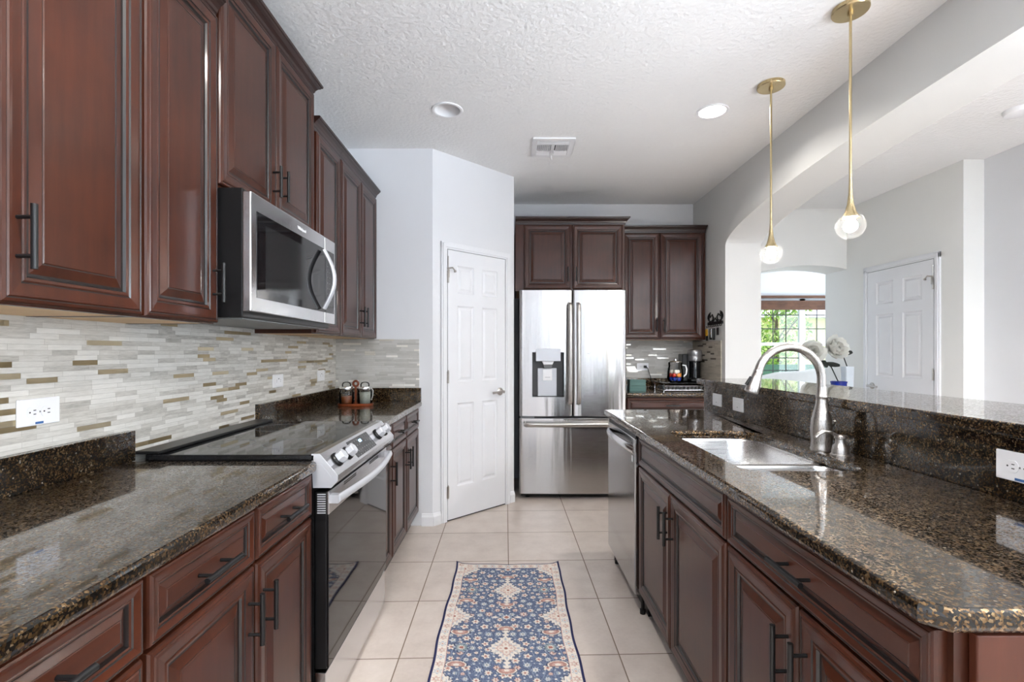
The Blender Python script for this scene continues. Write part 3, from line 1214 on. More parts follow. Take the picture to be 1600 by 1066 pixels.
bowl(SX0 - .004, SX1 + .004, 1.708, SY1 + .004, [.05, .11, .06, .05], .20, 'bowl')
bowl(SX0 - .004, SX1 + .004, SY0 - .004, 1.678, [.07, .05, .05, .06], .17, 'bowl')
m = MB()
m.box(SX0 + .004, SX1 - .004, 1.677, 1.709, .862, .8715)
m.build('bowl_divider', 'sink', t, bevel=.004)

# faucet
FX, FY = 1.150, 1.776
t = thing('kitchen_faucet', 'tall gooseneck satin nickel pull-down faucet at the sink', 'faucet', (FX, FY, ZC))
m = MB()
m.lathe([(.036, 0), (.037, .006), (.035, .012), (.034, .03), (.0355, .055), (.036, .085), (.034, .105), (.0335, .108), (.0335, .113), (.031, .12),
         (.026, .142), (.0205, .165), (.0185, .185), (.0180, .192), (.0195, .195), (.0195, .200), (.0170, .203), (.0165, .235)], (0, 0, 0), 32)
m.build('body', 'satin', t, smooth=40)
m = MB()
pts = [(0, 0, .232)]
RA = .118
zc0 = .262
pts.append((0, 0, zc0 - .01))
for i in range(0, 23):
    a = pi * (1.0 * i / 22) * .915
    pts.append((-RA + RA * cos(a), 0, zc0 + RA * sin(a)))
m.tube(pts, .0150, 16)
m.build('spout', 'satin', t, smooth=50)
ex, ez = pts[-1][0], pts[-1][2]
tx, tz = pts[-1][0] - pts[-2][0], pts[-1][2] - pts[-2][2]
L = sqrt(tx * tx + tz * tz)
tx, tz = tx / L, tz / L
m = MB()
prof = [(0, .0158), (.004, .0172), (.008, .0165), (.03, .0185), (.06, .0225), (.078, .0245), (.084, .0240), (.086, .018)]
m.tube([(ex + tx * s, 0, ez + tz * s) for s, r in prof], [r for s, r in prof], 20)
m.build('spray_head', 'satin', t, smooth=40)
m = MB()
m.tube([(ex - .019 + tx * .025, 0, ez + tz * .025), (ex - .028 + tx * .055, 0, ez + tz * .055)], .006, 10)
m.build('spray_button', 'blackplastic', t, smooth=40)
m = MB()
m.sphere((.030, -.006, .100), .014, 16, 10)
m.tube([(.036, -.008, .102), (.046, -.010, .108)], [.007, .005], 10)
m.build('lever', 'satin', t, smooth=40)

t = thing('soap_dispenser', 'small satin nickel soap dispenser beside the faucet', 'soap dispenser', (1.155, 1.682, ZC))
m = MB()
m.lathe([(.031, 0), (.031, .004), (.027, .008), (.026, .02), (.023, .034), (.017, .041), (.0155, .046), (.0155, .058), (.019, .061), (.019, .068), (.012, .072), (.0, .073)], (0, 0, 0), 28)
m.build('body', 'satin', t, smooth=40)
m = MB()
m.tube([(.022, 0, .0665), (-.01, 0, .068), (-.035, 0, .082), (-.06, 0, .084), (-.078, 0, .074), (-.088, 0, .064)], [.006, .0075, .008, .008, .0075, .008], 12, flat=(1.25, .75))
m.build('nozzle', 'satin', t, smooth=50)


# ------------------------------------------------------------------ dishwasher
t = thing('dishwasher', 'stainless dishwasher at the far end of the island', 'dishwasher', (XIF, 2.9235, 0), -P2)
W = .614
m = MB()
m.box(.004, W - .004, 0, .56, .10, .868)
m.build('tub', 'grey', t)
m = MB()
m.box(.0, W, -.036, -.001, .105, .853)
d = m.build('door', ['dwsteel'], t, bevel=.004, seg=3)
m = MB()
m.box(.002, W - .002, -.030, -.001, .8535, .868)
m.build('top_strip', 'blackplastic', t)
m = MB()
n = 15
pts = []
for i in range(n):
    q = i / (n - 1)
    pts.append((.03 + (W - .06) * q, -.030 - .045 * sin(pi * q) ** .6, .795 + .018 * sin(pi * q) ** .6))
m.tube(pts, .011, 10, flat=(1, 1.9))
m.build('door_handle', 'steel', d, smooth=40)
m = MB()
m.box(W - .05, W - .035, -.0368, -.036, .735, .765)
m.build('badge', 'white', d)
m = MB()
m.box(0, W, .03, .05, .0, .10)
m.build('kick_plate', 'blackplastic', t)
for x in (.03, W - .03):
    m = MB()
    m.lathe([(.014, 0), (.014, .02), (.008, .022), (.008, .10)], (x, .012, 0), 12)
    m.build('foot', 'blackplastic', t)

# ------------------------------------------------------------------ range
t = thing('kitchen_range', 'slide-in stainless electric range with black glass cooktop and four front knobs', 'stove', (-.64, 1.608, 0), P2)
W = .778
m = MB()
m.box(.006, W - .006, .016, .615, .045, .872)
m.build('body', 'blackplastic', t)
m = MB()
m.box(.0, W, .012, .575, .905, .9265)
m.box(.004, W - .004, .02, .57, .873, .905)
ct = m.build('cooktop', 'blackgloss', t, bevel=.002)
m = MB()
m.box(0, W, .530, .612, .9268, .938)
m.build('rear_trim', 'blackplastic', ct, bevel=.003)
for x, y, r in ((.2, .17, .105), (.2, .40, .08), (.58, .17, .08), (.58, .40, .105)):
    m = MB()
    m.lathe([(r, 0), (r, .0004), (r - .002, .0004), (r - .002, 0)], (x, y, .9266), 48, cap0=False, cap1=False)
    m.build('burner_ring', 'grey', ct)
prof = [(.02, .928), (-.005, .928), (-.065, .856), (-.065, .840), (-.044, .817), (.016, .817)]
m = MB()
m.prism(prof, .006, W - .006, 'x')
cp = m.build('control_panel', 'steel', t)
for a in (0, W - .0055):
    m = MB()
    m.prism([(.021, .929), (-.006, .929), (-.0665, .857), (-.0665, .839), (-.045, .8155), (.016, .8155)], a, a + .0055, 'x')
    q = [(.005, .895), (-.012, .895), (-.045, .854), (-.045, .846), (-.034, .832), (.005, .832)]
    aa = a - .001 if a == 0 else a + .0055
    m.prism(q, aa, aa + .001, 'x')
    m.build('end_cap', 'lightsteel', cp, bevel=.0007)
th = math.atan2(.072, .06)


def panel_pt(s, out=0):
    """point on the slanted panel, s from 0 top to 1 bottom"""
    return (-.005 - .06 * s - .768 * out, .928 - .072 * s + .640 * out)


for kx in (.085, .19, .60, .70):
    y, z = panel_pt(.5)
    m = MB()
    m.lathe([(.026, .0), (.027, .004), (.025, .007), (.0235, .009)], (0, 0, 0), 28, 1)
    hexo = [(.0225 * cos(pi / 3 * i + .3), .0225 * sin(pi / 3 * i + .3)) for i in range(6)]
    m.loft([[(a, b, .009) for a, b in hexo], [(a, b, .032) for a, b in hexo], [(a * .88, b * .88, .035) for a, b in hexo]], 0)
    o = m.build('knob', ['lightsteel', 'blackplastic'], cp, (kx, y, z), bevel=.0012)
    o.rotation_euler = (th, 0, 0)
m = MB()
y0, z0 = panel_pt(.1, .0006)
y1, z1 = panel_pt(.9, .0006)
m.loft([[(.245, y0, z0), (.50, y0, z0), (.50, y1, z1), (.245, y1, z1)], [(.245, y0 + .002, z0 - .002), (.50, y0 + .002, z0 - .002), (.50, y1 + .002, z1 - .002), (.245, y1 + .002, z1 - .002)]])
dsp = m.build('display', 'blackgloss', cp)
m = MB()
for (x0, x1, s0, s1) in ((.36, .39, .25, .38),):
    ya, za = panel_pt(s0, .0010)
    yb, zb = panel_pt(s1, .0010)
    m.add([(x0, ya, za), (x1, ya, za), (x1, yb, zb), (x0, yb, zb)], [(0, 1, 2, 3)])
m.build('clock_digits', 'disp', dsp)
m = MB()
for i in range(9):
    for s in (.2, .42, .64, .82):
        if .35 < .262 + i * .026 < .40 and s < .5:
            continue
        x0 = .262 + i * .026
        ya, za = panel_pt(s, .0010)
        yb, zb = panel_pt(s + .05, .0010)
        m.add([(x0, ya, za), (x0 + .010, ya, za), (x0 + .010, yb, zb), (x0, yb, zb)], [(0, 1, 2, 3)])
m.build('touch_keys', 'grey', dsp)
m = MB()
m.box(.008, W - .008, -.026, .012, .205, .800)
od = m.build('oven_door', 'blackplastic', t, bevel=.002)
m = MB()
m.box(.012, W - .012, -.0325, -.0262, .209, .722)
m.build('door_glass', 'blackgloss', od, bevel=.001)
m = MB()
m.box(.012, W - .012, -.0330, -.0262, .7225, .800)
m.build('door_band', 'steel', od, bevel=.001)
m = MB()
for a, b in ((.16, .30), (.48, .62)):
    for z in (.782, .789):
        m.box(a, b, -.0335, -.0328, z, z + .004)
m.build('vent_slots', 'slot', od)
m = MB()
for i in range(9):
    m.box(.0062, .0078, -.024, .004, .728 + i * .0078, .7315 + i * .0078)
m.build('side_vent', 'lightsteel', od)
m = MB()
pts = [(.03 + (W - .06) * i / 16, -.058 - .030 * sin(pi * i / 16), .772) for i in range(17)]
m.tube(pts, .0095, 12, flat=(1, 1.45))
for x in (.034, W - .034):
    m.box(x - .014, x + .014, -.062, -.033, .758, .786)
m.build('door_handle', 'lightsteel', od, smooth=40)
m = MB()
m.box(.008, W - .008, -.024, .012, .032, .192)
m.build('storage_drawer', 'steel', t, bevel=.002)
m = MB()
m.box(.02, W - .02, .03, .04, .0, .046)
m.build('kick_plate', 'blackplastic', t)

# ------------------------------------------------------------------ over-the-range microwave
t = thing('microwave', 'stainless over-the-range microwave under the tall cabinet', 'microwave', (-.862, 1.607, 0), P2)
W = .776
m = MB()
m.box(.003, W - .003, .030, .408, 1.385, 1.820)
m.build('body', 'blackplastic', t, bevel=.003)
m = MB()
m.box(.02, W - .02, .04, .38, 1.381, 1.3848)
m.build('grease_filter', 'grey', t)
m = MB()
m.box(0, .644, 0, .029, 1.405, 1.808)
dr = m.build('door', 'steel', t, bevel=.004)
m = MB()
m.box(.6465, W, 0, .029, 1.405, 1.808)
cpn = m.build('control_panel', 'steel', t, bevel=.004)
m = MB()
m.box(.036, .6438, -.0012, .001, 1.455, 1.750)
m.build('door_glass', 'blackgloss', dr, bevel=.0008)
m = MB()
m.box(.095, .43, -.0016, -.0011, 1.485, 1.715)
m.build('window_screen', plain('smoked_screen', (.016, .017, .018, 1), .08, spec=.6), dr)
m = MB()
m.box(.647, W - .016, -.0012, .001, 1.455, 1.750)
q = m.build('key_glass', 'blackgloss', cpn, bevel=.0008)
m = MB()
for i in range(3):
    for j in range(8):
        m.box(.668 + i * .026, .680 + i * .026, -.0016, -.0011, 1.49 + j * .026, 1.494 + j * .026)
m.build('touch_keys', 'grey', q)
m = MB()
pts = [(.602, -.012 - .048 * sin(pi * i / 14), 1.468 + .268 * i / 14) for i in range(15)]
m.tube(pts, .010, 12, flat=(1.5, .9))
m.build('door_handle', 'lightsteel', dr, smooth=40)
words_mesh('Whirlpool', .019, 'maker_name', 'white', dr, (.395, -.0006, 1.778), (pi / 2, 0, 0))

# ------------------------------------------------------------------ fridge
t = thing('refrigerator', 'tall stainless french door refrigerator with water dispenser', 'fridge', (.085, 4.14, 0))
m = MB()
m.box(.004, .916, .075, .68, .055, 1.778)
m.build('cabinet_body', plain('fridge_side', (.02, .02, .022, 1), .4), t, bevel=.004)


def curved_front(name, x0, x1, z0, z1, bow, hole=None, parent=None, wl=0, wr=0):
    xs = [x0 + .0001, x0 + .003, x0 + .008, x0 + .015]
    n = 22
    xs += [x0 + .015 + (x1 - x0 - .03) * i / n for i in range(1, n)]
    xs += [x1 - .015, x1 - .008, x1 - .003, x1 - .0001]
    if hole:
        xs = [x for x in xs if min(abs(x - hole[0]), abs(x - hole[1])) > .006] + [hole[0], hole[1]]
    xs = sorted(xs)

    def Y(x):
        u = (x - x0) / (x1 - x0)
        y = -bow * (1 - (2 * u - 1) ** 2)
        e = min(x - x0, x1 - x)
        if e < .015:
            y += .015 - sqrt(max(0, .015 ** 2 - (.015 - e) ** 2))
        return y
    zs = [z0, z0 + .004] + ([hole[2], hole[3]] if hole else []) + [z1 - .004, z1]
    m = MB()
    nx = len(xs)
    vid = {}
    for j, z in enumerate(zs):
        for i, x in enumerate(xs):
            y = Y(x) + (.004 if j in (0, len(zs) - 1) else 0)
            vid[i, j] = len(m.v)
            m.v.append((x, y, z))
    for j in range(len(zs) - 1):
        for i in range(nx - 1):
            if hole and hole[0] - 1e-6 <= xs[i] < hole[1] - 1e-6 and abs(zs[j] - hole[2]) < 1e-6:
                continue
            m.f.append([vid[i, j], vid[i + 1, j], vid[i + 1, j + 1], vid[i, j + 1]])
            m.m.append(0)
    D_ = .07
    b0 = len(m.v)
    m.v += [(x0, D_, z0), (x1, D_, z0), (x1, D_, z1), (x0, D_, z1)]
    J = len(zs) - 1
    m.f.append([vid[i, 0] for i in range(nx)] + [b0 + 1, b0]); m.m.append(0)
    m.f.append([vid[i, J] for i in range(nx)] + [b0 + 2, b0 + 3]); m.m.append(0)
    m.f.append([vid[0, j] for j in range(J + 1)] + [b0 + 3, b0]); m.m.append(0)
    m.f.append([vid[nx - 1, j] for j in range(J + 1)] + [b0 + 2, b0 + 1]); m.m.append(0)
    m.f.append([b0, b0 + 1, b0 + 2, b0 + 3]); m.m.append(0)
    return m.build(name, 'fridge', parent, smooth=40)


HX0, HX1, HZ0, HZ1 = .110, .384, .882, 1.267
ld = curved_front('left_door', 0, .4575, .716, 1.803, .010, (HX0, HX1, HZ0, HZ1), t)
rd = curved_front('right_door', .4625, .92, .716, 1.803, .010, None, t)
fd = curved_front('freezer_drawer', 0, .92, .05, .700, .010, None, t)
m = MB()
m.box(.02, .90, .02, .075, .700, .716)
m.build('door_gasket', 'blackplastic', t)
m = MB()
m.add([(HX0, -.007, HZ0), (HX1, -.007, HZ0), (HX1, -.007, HZ1), (HX0, -.007, HZ1), (HX0 + .004, .06, HZ0 + .004), (HX1 - .004, .06, HZ0 + .004), (HX1 - .004, .06, HZ1), (HX0 + .004, .06, HZ1)],
      [(0, 1, 5, 4), (1, 2, 6, 5), (2, 3, 7, 6), (3, 0, 4, 7), (4, 5, 6, 7)])
dc = m.build('dispenser_recess', plain('dispenser_dark', (.035, .035, .036, 1), .3), ld)
m = MB()
m.box(.16, .325, .045, .058, .886, 1.13)
m.build('back_plate', 'lightsteel', dc, bevel=.003)
m = MB()
m.box(.141, .354, -.0125, .03, 1.190, 1.297)
m.build('control_panel', 'lightsteel', dc, bevel=.003)
m = MB()
m.prism([(.195, 1.189), (.298, 1.189), (.285, 1.162), (.208, 1.162)], .0, .045, 'y', 0)
m.prism([(.208, 1.162), (.285, 1.162), (.278, 1.13), (.215, 1.13)], .005, .04, 'y', 1)
m.build('spout', ['white', 'grey'], dc)
m = MB()
m.box(.205, .285, .034, .040, 1.022, 1.125, 0)
m.box(.222, .268, .0325, .034, 1.048, 1.051, 1)
m.build('paddle', ['white', 'grey'], dc, bevel=.004)
for xx, dd in ((.432, ld), (.504, rd)):
    m = MB()
    pts = [(xx, -.012, 1.685), (xx, -.05, 1.672)] + [(xx, -.055 - .012 * sin(pi * i / 12), 1.66 - .81 * i / 12) for i in range(13)] + [(xx, -.05, .838), (xx, -.012, .825)]
    m.tube(pts, .014, 14, flat=(1.25, .8))
    m.build('door_handle', 'satin', dd, smooth=50)
m = MB()
pts = [(.045, -.012, .658), (.045, -.052, .655)] + [(.05 + .82 * i / 14, -.058 - .012 * sin(pi * i / 14), .650) for i in range(15)] + [(.875, -.052, .655), (.875, -.012, .658)]
m.tube(pts, .015, 14, flat=(.85, 1.3))
m.build('drawer_handle', 'satin', fd, smooth=50)
m = MB()
m.lathe([(.015, 0), (.015, .0015), (.012, .002), (.011, .0012), (.004, .0012), (.003, .002), (.0, .002)], (.592, -.0092, 1.266), 24, axis='y')
m.build('round_emblem', 'chrome', rd, smooth=40)
m = MB()
m.lathe([(.005, 0), (.005, .001), (0, .001)], (.838, -.0075, 1.745), 16, axis='y')
m.build('maker_badge', 'white', rd)
m = MB()
m.box(.01, .13, .012, .06, .7005, .7155)
m.build('hinge_cover', 'grey', t)
for x in (.075, .845):
    m = MB()
    m.lathe([(.02, 0), (.02, .018), (.01, .02), (.01, .056)], (x, .10, 0), 14)
    m.build('foot', 'blackplastic', t)
m = MB()
m.box(.015, .905, .03, .074, .028, .0495)
m.build('toe_grille', 'blackplastic', t)

# ------------------------------------------------------------------ ceiling fixtures
for i, (x, y, lit) in enumerate(CANS):
    lab = ['unlit white recessed ceiling light left of the air vent', 'glowing white recessed ceiling light near the pendants', 'white recessed fill light added overhead on the left, out of frame', 'white recessed fill light added overhead on the right, out of frame', 'white recessed fill light added in the living room ceiling, out of frame', 'white recessed fill light added farther back in the living room, out of frame'][i]
    lit = lit or i > 1
    t = thing('recessed_light', lab, 'ceiling light', (x, y, H), 0, 'recessed lights in the kitchen ceiling')
    m = MB()
    m.lathe([(.078, .0), (.078, -.004), (.084, -.007), (.094, -.005), (.096, .0)], (0, 0, 0), 40, cap0=False, cap1=False)
    m.build('trim_ring', 'white', t, smooth=40)
    m = MB()
    m.lathe([(.0775, .0), (.0775, .022), (.074, .05), (.06, .085), (.03, .11), (0, .115)], (0, 0, 0), 40, cap0=False)
    m.build('reflector', 'white', t, smooth=60)
    m = MB()
    if lit:
        m.lathe([(0, .012), (.05, .010), (.073, .016), (.0735, .024), (0, .026)], (0, 0, 0), 32)
        m.build('lens', 'litdisc', t, smooth=40)
        lamp('recessed_lamp', (x, y, H - .012), (8, 5, 12, 12, 28, 26)[i])
    else:
        m.lathe([(0, .055), (.02, .057), (.034, .066), (.038, .08), (.03, .10), (0, .11)], (0, 0, 0), 24)
        m.build('lamp_bulb', 'white', t, smooth=60)

t = thing('ceiling_vent', 'square white louvred air vent in the kitchen ceiling', 'air vent', (.312, 3.49, H))
m = MB()
a, b, c, d_ = .148, .158, .112, .120
for x0, x1, y0, y1 in ((-a, a, -b, -d_), (-a, a, d_, b), (-a, -c, -d_, d_), (c, a, -d_, d_)):
    m.box(x0, x1, y0, y1, -.012, .0)
m.build('frame', 'white', t, bevel=.003)
m = MB()
m.box(-c, c, -d_, d_, -.0015, -.0005)
m.build('backing', 'blackplastic', t)
m = MB()
m.box(-.012, .012, -.06, d_, -.012, -.002)
m.box(-c, c, -.066, -.058, -.012, -.002).box(-c, c, .052, .062, -.012, -.002)
for k in range(7):
    for s in (-1, 1):
        x = s * (.024 + k * .0135)
        m.add([(x - .003, -.058, -.003), (x + .005, -.058, -.012), (x + .005, .052, -.012), (x - .003, .052, -.003),
               (x - .001, -.058, -.003), (x + .007, -.058, -.012), (x + .007, .052, -.012), (x - .001, .052, -.003)],
              [(0, 1, 2, 3), (4, 7, 6, 5), (0, 4, 5, 1), (3, 2, 6, 7), (0, 3, 7, 4), (1, 5, 6, 2)])
for k in range(3):
    y = -.108 + k * .017
    m.box(-c, c, y, y + .008, -.012, -.003)
for s in (-1, 1):
    m.add([(s * .014, .064, -.003), (s * c, .064, -.003), (s * c, .118, -.013), (s * .014, .118, -.013), (s * .014, .064, -.002), (s * c, .064, -.002), (s * c, .118, -.0115), (s * .014, .118, -.0115)],
          [(0, 1, 2, 3), (4, 7, 6, 5), (0, 4, 5, 1), (1, 5, 6, 2), (2, 6, 7, 3), (3, 7, 4, 0)])
m.build('louvres', 'white', t)
m = MB()
m.tube([(.0, .125, -.012), (.002, .128, -.03), (.004, .13, -.042)], .004, 8)
m.build('lever', 'white', t)

t = thing('smoke_detector', 'round white smoke detector on the living room ceiling', 'smoke detector', (3.12, 2.95, H))
m = MB()
m.lathe([(.075, 0), (.075, -.012), (.068, -.028), (.05, -.036), (0, -.038)], (0, 0, 0), 32, cap0=False)
m.build('housing', 'white', t, smooth=40)

for k, (x, y, lab) in enumerate(((1.472, 2.08, 'nearer brass pendant with clear globe over the bar'), (1.452, 2.675, 'farther brass pendant with clear globe over the bar'))):
    t = thing('pendant_light', lab, 'pendant lamp', (x, y, H), 0, 'brass pendants over the bar')
    m = MB()
    m.lathe([(.070, 0), (.071, -.016), (.068, -.020), (.012, -.022), (.011, -.034), (.006, -.036)], (0, 0, 0), 36, cap0=False)
    m.build('canopy', 'brass', t, smooth=40)
    m = MB()
    zb = -.895
    m.lathe([(.0055, -.03), (.0055, zb + .16), (.0075, zb + .10), (.0125, zb + .05), (.021, zb + .015), (.033, zb - .008), (.035, zb - .012), (.0, zb - .012)], (0, 0, 0), 28)
    m.build('stem', 'brass', t, smooth=40)
    m = MB()
    m.sphere((0, 0, zb - .045), .056, 32, 20)
    m.build('globe', M['globe'] if 'globe' in M else 'glass', t, smooth=60)
    m = MB()
    m.sphere((0, 0, zb - .047), .027, 24, 16)
    m.lathe([(.017, zb - .013), (.018, zb - .03)], (0, 0, 0), 16)
    m.build('light_bulb', 'lit', t, smooth=60)


# ------------------------------------------------------------------ outlets and switches
def outlet(label, loc, rotz, style='duplex', sticker=None, parent=None, name='wall_outlet'):
    t = thing(name, label, 'switch' if style == 'rocker' else 'outlet', loc, rotz, 'light switches on the bar riser' if style == 'rocker' else None)
    m = MB()
    m.box(-.0585, .0585, -.006, 0, -.036, .036)
    m.build('cover_plate', 'white', t, bevel=.0025, seg=3)
    if style == 'duplex':
        for s in (-1, 1):
            m = MB()
            poly = [(s * .0195 + .0170 * cos(2 * pi * i / 28), max(-.0142, min(.0142, .0170 * sin(2 * pi * i / 28)))) for i in range(28)]
            poly = [(x, z) for x, z in poly]
            m.prism(poly, -.0075, -.006, 'y', 0)
            cx = s * .0195
            m.box(cx + .001, cx + .008, -.0079, -.0074, .0040, .0062, 1)
            m.box(cx + .001, cx + .008, -.0079, -.0074, -.0062, -.0040, 1)
            m.lathe([(.0022, 0), (.0022, .0005)], (cx - .0085, -.0074, 0), 10, 1, axis='y')
            m.build('receptacle', ['white', 'slot'], t)
        m = MB()
        m.lathe([(.0025, 0), (.0025, .0008), (0, .001)], (0, -.006, 0), 10, axis='y')
        m.build('screw', 'grey', t)
    else:
        m = MB()
        m.box(-.0335, .0335, -.0078, -.006, -.0165, .0165)
        m.build('rocker' if style == 'rocker' else 'receptacle', 'white', t, bevel=.001)
        m = MB()
        if style == 'rocker':
            m.box(-.006, .006, -.0084, -.0077, -.0145, -.0125)
        else:
            for s in (-1, 1):
                cx = s * .021
                m.box(cx - .003, cx + .003, -.0082, -.0077, .0035, .0055).box(cx - .003, cx + .003, -.0082, -.0077, -.0055, -.0035)
            m.box(-.006, .006, -.0084, -.0077, .009, .013)
        m.build('marking', 'slot', t)
    if sticker:
        m = MB()
        m.box(sticker[0], sticker[1], -.0066, -.006, -.0325, -.0265)
        m.build('sticker', 'blue', t)
    return t


TF = XW + .0088
outlet('white outlet with blue sticker on the mosaic nearest the camera', (TF, 1.293, 1.110), P2, 'duplex', (-.012, .010))
outlet('white outlet on the mosaic above the cooktop of the range', (TF, 2.629, 1.112), P2, 'decor')
outlet('white outlet on the mosaic directly left of the jar caddy', (TF, 3.23, 1.112), P2, 'decor')
outlet('white rocker switch at the far end of the bar riser', (1.231, 2.85, .986), -P2, 'rocker', name='light_switch')
outlet('white rocker switch on the bar riser behind the spray head', (1.231, 2.588, .986), -P2, 'rocker', name='light_switch')
outlet('white outlet with blue sticker on the black bar riser at the right edge', (1.231, 1.156, .991), -P2, 'duplex', (-.012, .018))
outlet('white outlet with a black plug in it behind the coffee things', (1.337, DB - .0088, 1.122), 0, 'duplex')
t = thing('power_cord', 'black plug and cord hanging from the back wall outlet', 'cord', (1.337, DB - .0088, 1.122))
m = MB()
m.box(.008, .034, -.034, -.0082, -.012, .012)
m.build('plug', 'blackplastic', t, bevel=.003)
m = MB()
m.tube([(.032, -.026, 0), (.045, -.03, -.02), (.058, -.04, -.07), (.075, -.05, -.13), (.10, -.06, -.185), (.15, -.07, -.209), (.26, -.075, -.2095)], .0035, 8)
m.build('cable', 'blackplastic', t, smooth=50)

# ------------------------------------------------------------------ things on the back counter
for k, (z, wd) in enumerate(((ZC, .150), (ZC + .054, .145))):
    t = thing('card_box', ['lower teal box in the stack of two beside the fridge', 'upper teal box in the stack of two beside the fridge'][k], 'box', (1.170, 4.44, z + .0005), 0, 'teal boxes beside the fridge')
    m = MB()
    m.box(-wd / 2, wd / 2, -.05, .05, 0, .036)
    m.build('tray', 'teal', t, bevel=.002)
    m = MB()
    m.box(-wd / 2 - .001, wd / 2 + .001, -.051, .051, .0362, .053)
    m.build('lid', 'teal', t, bevel=.002)

t = thing('pod_drawer', 'black and chrome coffee pod drawer under the glass jug', 'drawer rack', (1.60, 4.52, ZC))
m = MB()
m.box(-.20, .20, -.14, .14, .072, .080)
m.build('shelf', 'blackgloss', t, bevel=.003)
m = MB()
for x in (-.195, .195):
    for y in (-.135, .135):
        m.tube([(x, y, 0), (x, y, .072)], .005, 8)
for x in (-.195, .195):
    m.tube([(x, -.135, .008), (x, .135, .008)], .004, 8)
m.tube([(-.195, -.135, .008), (.195, -.135, .008)], .004, 8)
m.build('wire_frame', 'chrome', t, smooth=40)
m = MB()
m.box(-.185, .185, -.13, .13, .014, .018)
for i in range(13):
    x = -.18 + i * .03
    m.tube([(x, -.130, .016), (x, -.134, .05)], .0025, 6)
m.tube([(-.185, -.134, .05), (.185, -.134, .05)], .0035, 8)
m.build('drawer', 'chrome', t, smooth=40)
m = MB()
for i in range(10):
    for j in range(4):
        m.lathe([(.012, .018), (.017, .046), (.0, .047)], (-.16 + i * .035, -.10 + j * .06, 0), 10)
o = m.build('pods_inside', 'grey', t, smooth=40)
o['kind'] = 'stuff'

ZR = ZC + .0803
t = thing('coffee_machine', 'black and silver pod coffee machine in the corner of the back counter', 'coffee machine', (1.735, 4.60, ZR))
m = MB()
m.box(-.045, .085, -.02, .10, 0, .23)
m.box(-.04, .08, -.11, .02, 0, .028)
m.build('body', 'blackplastic', t, bevel=.012, seg=3)
m = MB()
m.lathe([(.052, .035), (.053, .20), (.048, .21)], (.025, -.02, 0), 32)
m.build('column', 'blackgloss', t, smooth=40)
m = MB()
m.lathe([(.066, .195), (.068, .20), (.068, .238), (.066, .241), (.066, .244), (.068, .247), (.068, .278), (.06, .297), (.03, .306), (0, .307)], (.025, -.02, 0), 36)
m.build('brew_head', plain('silver_plastic', (.33, .33, .34, 1), .28, .7), t, smooth=40)
m = MB()
m.box(-.098, -.047, -.04, .08, 0, .262)
m.build('water_tank', 'blackplastic', t, bevel=.01, seg=3)

t = thing('glass_jug', 'clear glass jug with handle holding colourful balls', 'jug', (1.535, 4.46, ZR))
m = MB()
m.lathe([(.05, 0), (.066, .008), (.074, .04), (.072, .10), (.062, .15), (.064, .185), (.062, .185), (.0595, .15), (.069, .10), (.071, .042), (.064, .012), (.0, .008)], (0, 0, 0), 32, cap0=True, cap1=False)
jg = m.build('body', 'glass', t, smooth=50)
m = MB()
m.tube([(.062, 0, .16), (.095, 0, .155), (.107, 0, .12), (.10, 0, .075), (.074, 0, .05)], .007, 10)
m.build('handle', 'white', t, smooth=50)
m = MB()
m.lathe([(.063, .186), (.064, .192), (.05, .198), (.014, .2), (.012, .215), (0, .217)], (0, 0, 0), 28)
m.build('lid', 'chrome', t, smooth=50)
rng = random.Random(2)
cols = {'cobalt blue': srgb(30, 60, 170), 'red': srgb(196, 52, 40), 'orange': srgb(232, 140, 40), 'white': srgb(232, 228, 215)}
for n_, c_ in cols.items():
    M['ball_' + n_] = plain('ball_' + n_.replace(' ', '_'), c_, .2)
layers = [('cobalt blue', .031, 6, .040), ('red', .066, 3, .043), ('orange', .066, 3, .043), ('white', .099, 3, .03)]
bm_ = MB()
bm_.sphere((0, 0, 0), .0195, 16, 10)
a_off = {'cobalt blue': 0, 'red': pi * .62, 'orange': -pi * .35, 'white': .4}
for n_, z, k, rr in layers:
    for i in range(k):
        an = a_off[n_] + (2 * pi * i / k if n_ in ('cobalt blue', 'white') else pi / 3 * i)
        o = bm_.build('glass_ball', 'ball_' + n_, None, (1.535 + rr * cos(an), 4.46 + rr * sin(an), ZR + z), smooth=60)
        tag(o, n_ + ' ball inside the clear glass jug', 'ball', n_ + ' balls in the glass jug')

# key rack on the right wall
t = thing('key_rack', 'black metal key rack on the grey wall right of the wall cabinet', 'key rack', (XR, 4.32, 1.53), -P2)
m = MB()
m.box(-.155, .155, -.012, 0, -.015, .012)
m.build('rail', 'black', t, bevel=.002)
for i in range(8):
    m = MB()
    x = -.14 + i * .04
    m.tube([(x, -.010, -.012), (x, -.012, -.028), (x, -.022, -.034), (x, -.030, -.024)], .003, 6)
    m.build('hook', 'black', t, smooth=50)
m = MB()
for s in (-1, 1):
    pts = [(s * (.085 + (.012 + .006 * a) * cos(a * 1.15) * 1.6), -.006, .052 + (.010 + .0055 * a) * sin(a * 1.15)) for a in [i * .35 for i in range(20)]]
    m.tube(pts, .0055, 6)
    m.tube([(s * .12, -.006, .01), (s * .135, -.006, .06), (s * .11, -.006, .085)], .006, 6)
    m.tube([(s * .05, -.006, .01), (s * .04, -.006, .055), (s * .065, -.006, .08)], .006, 6)
m.tube([(-.04, -.006, .012), (0, -.006, .045), (.04, -.006, .012)], .005, 6)
m.build('scroll_ornament', 'black', t, smooth=50)


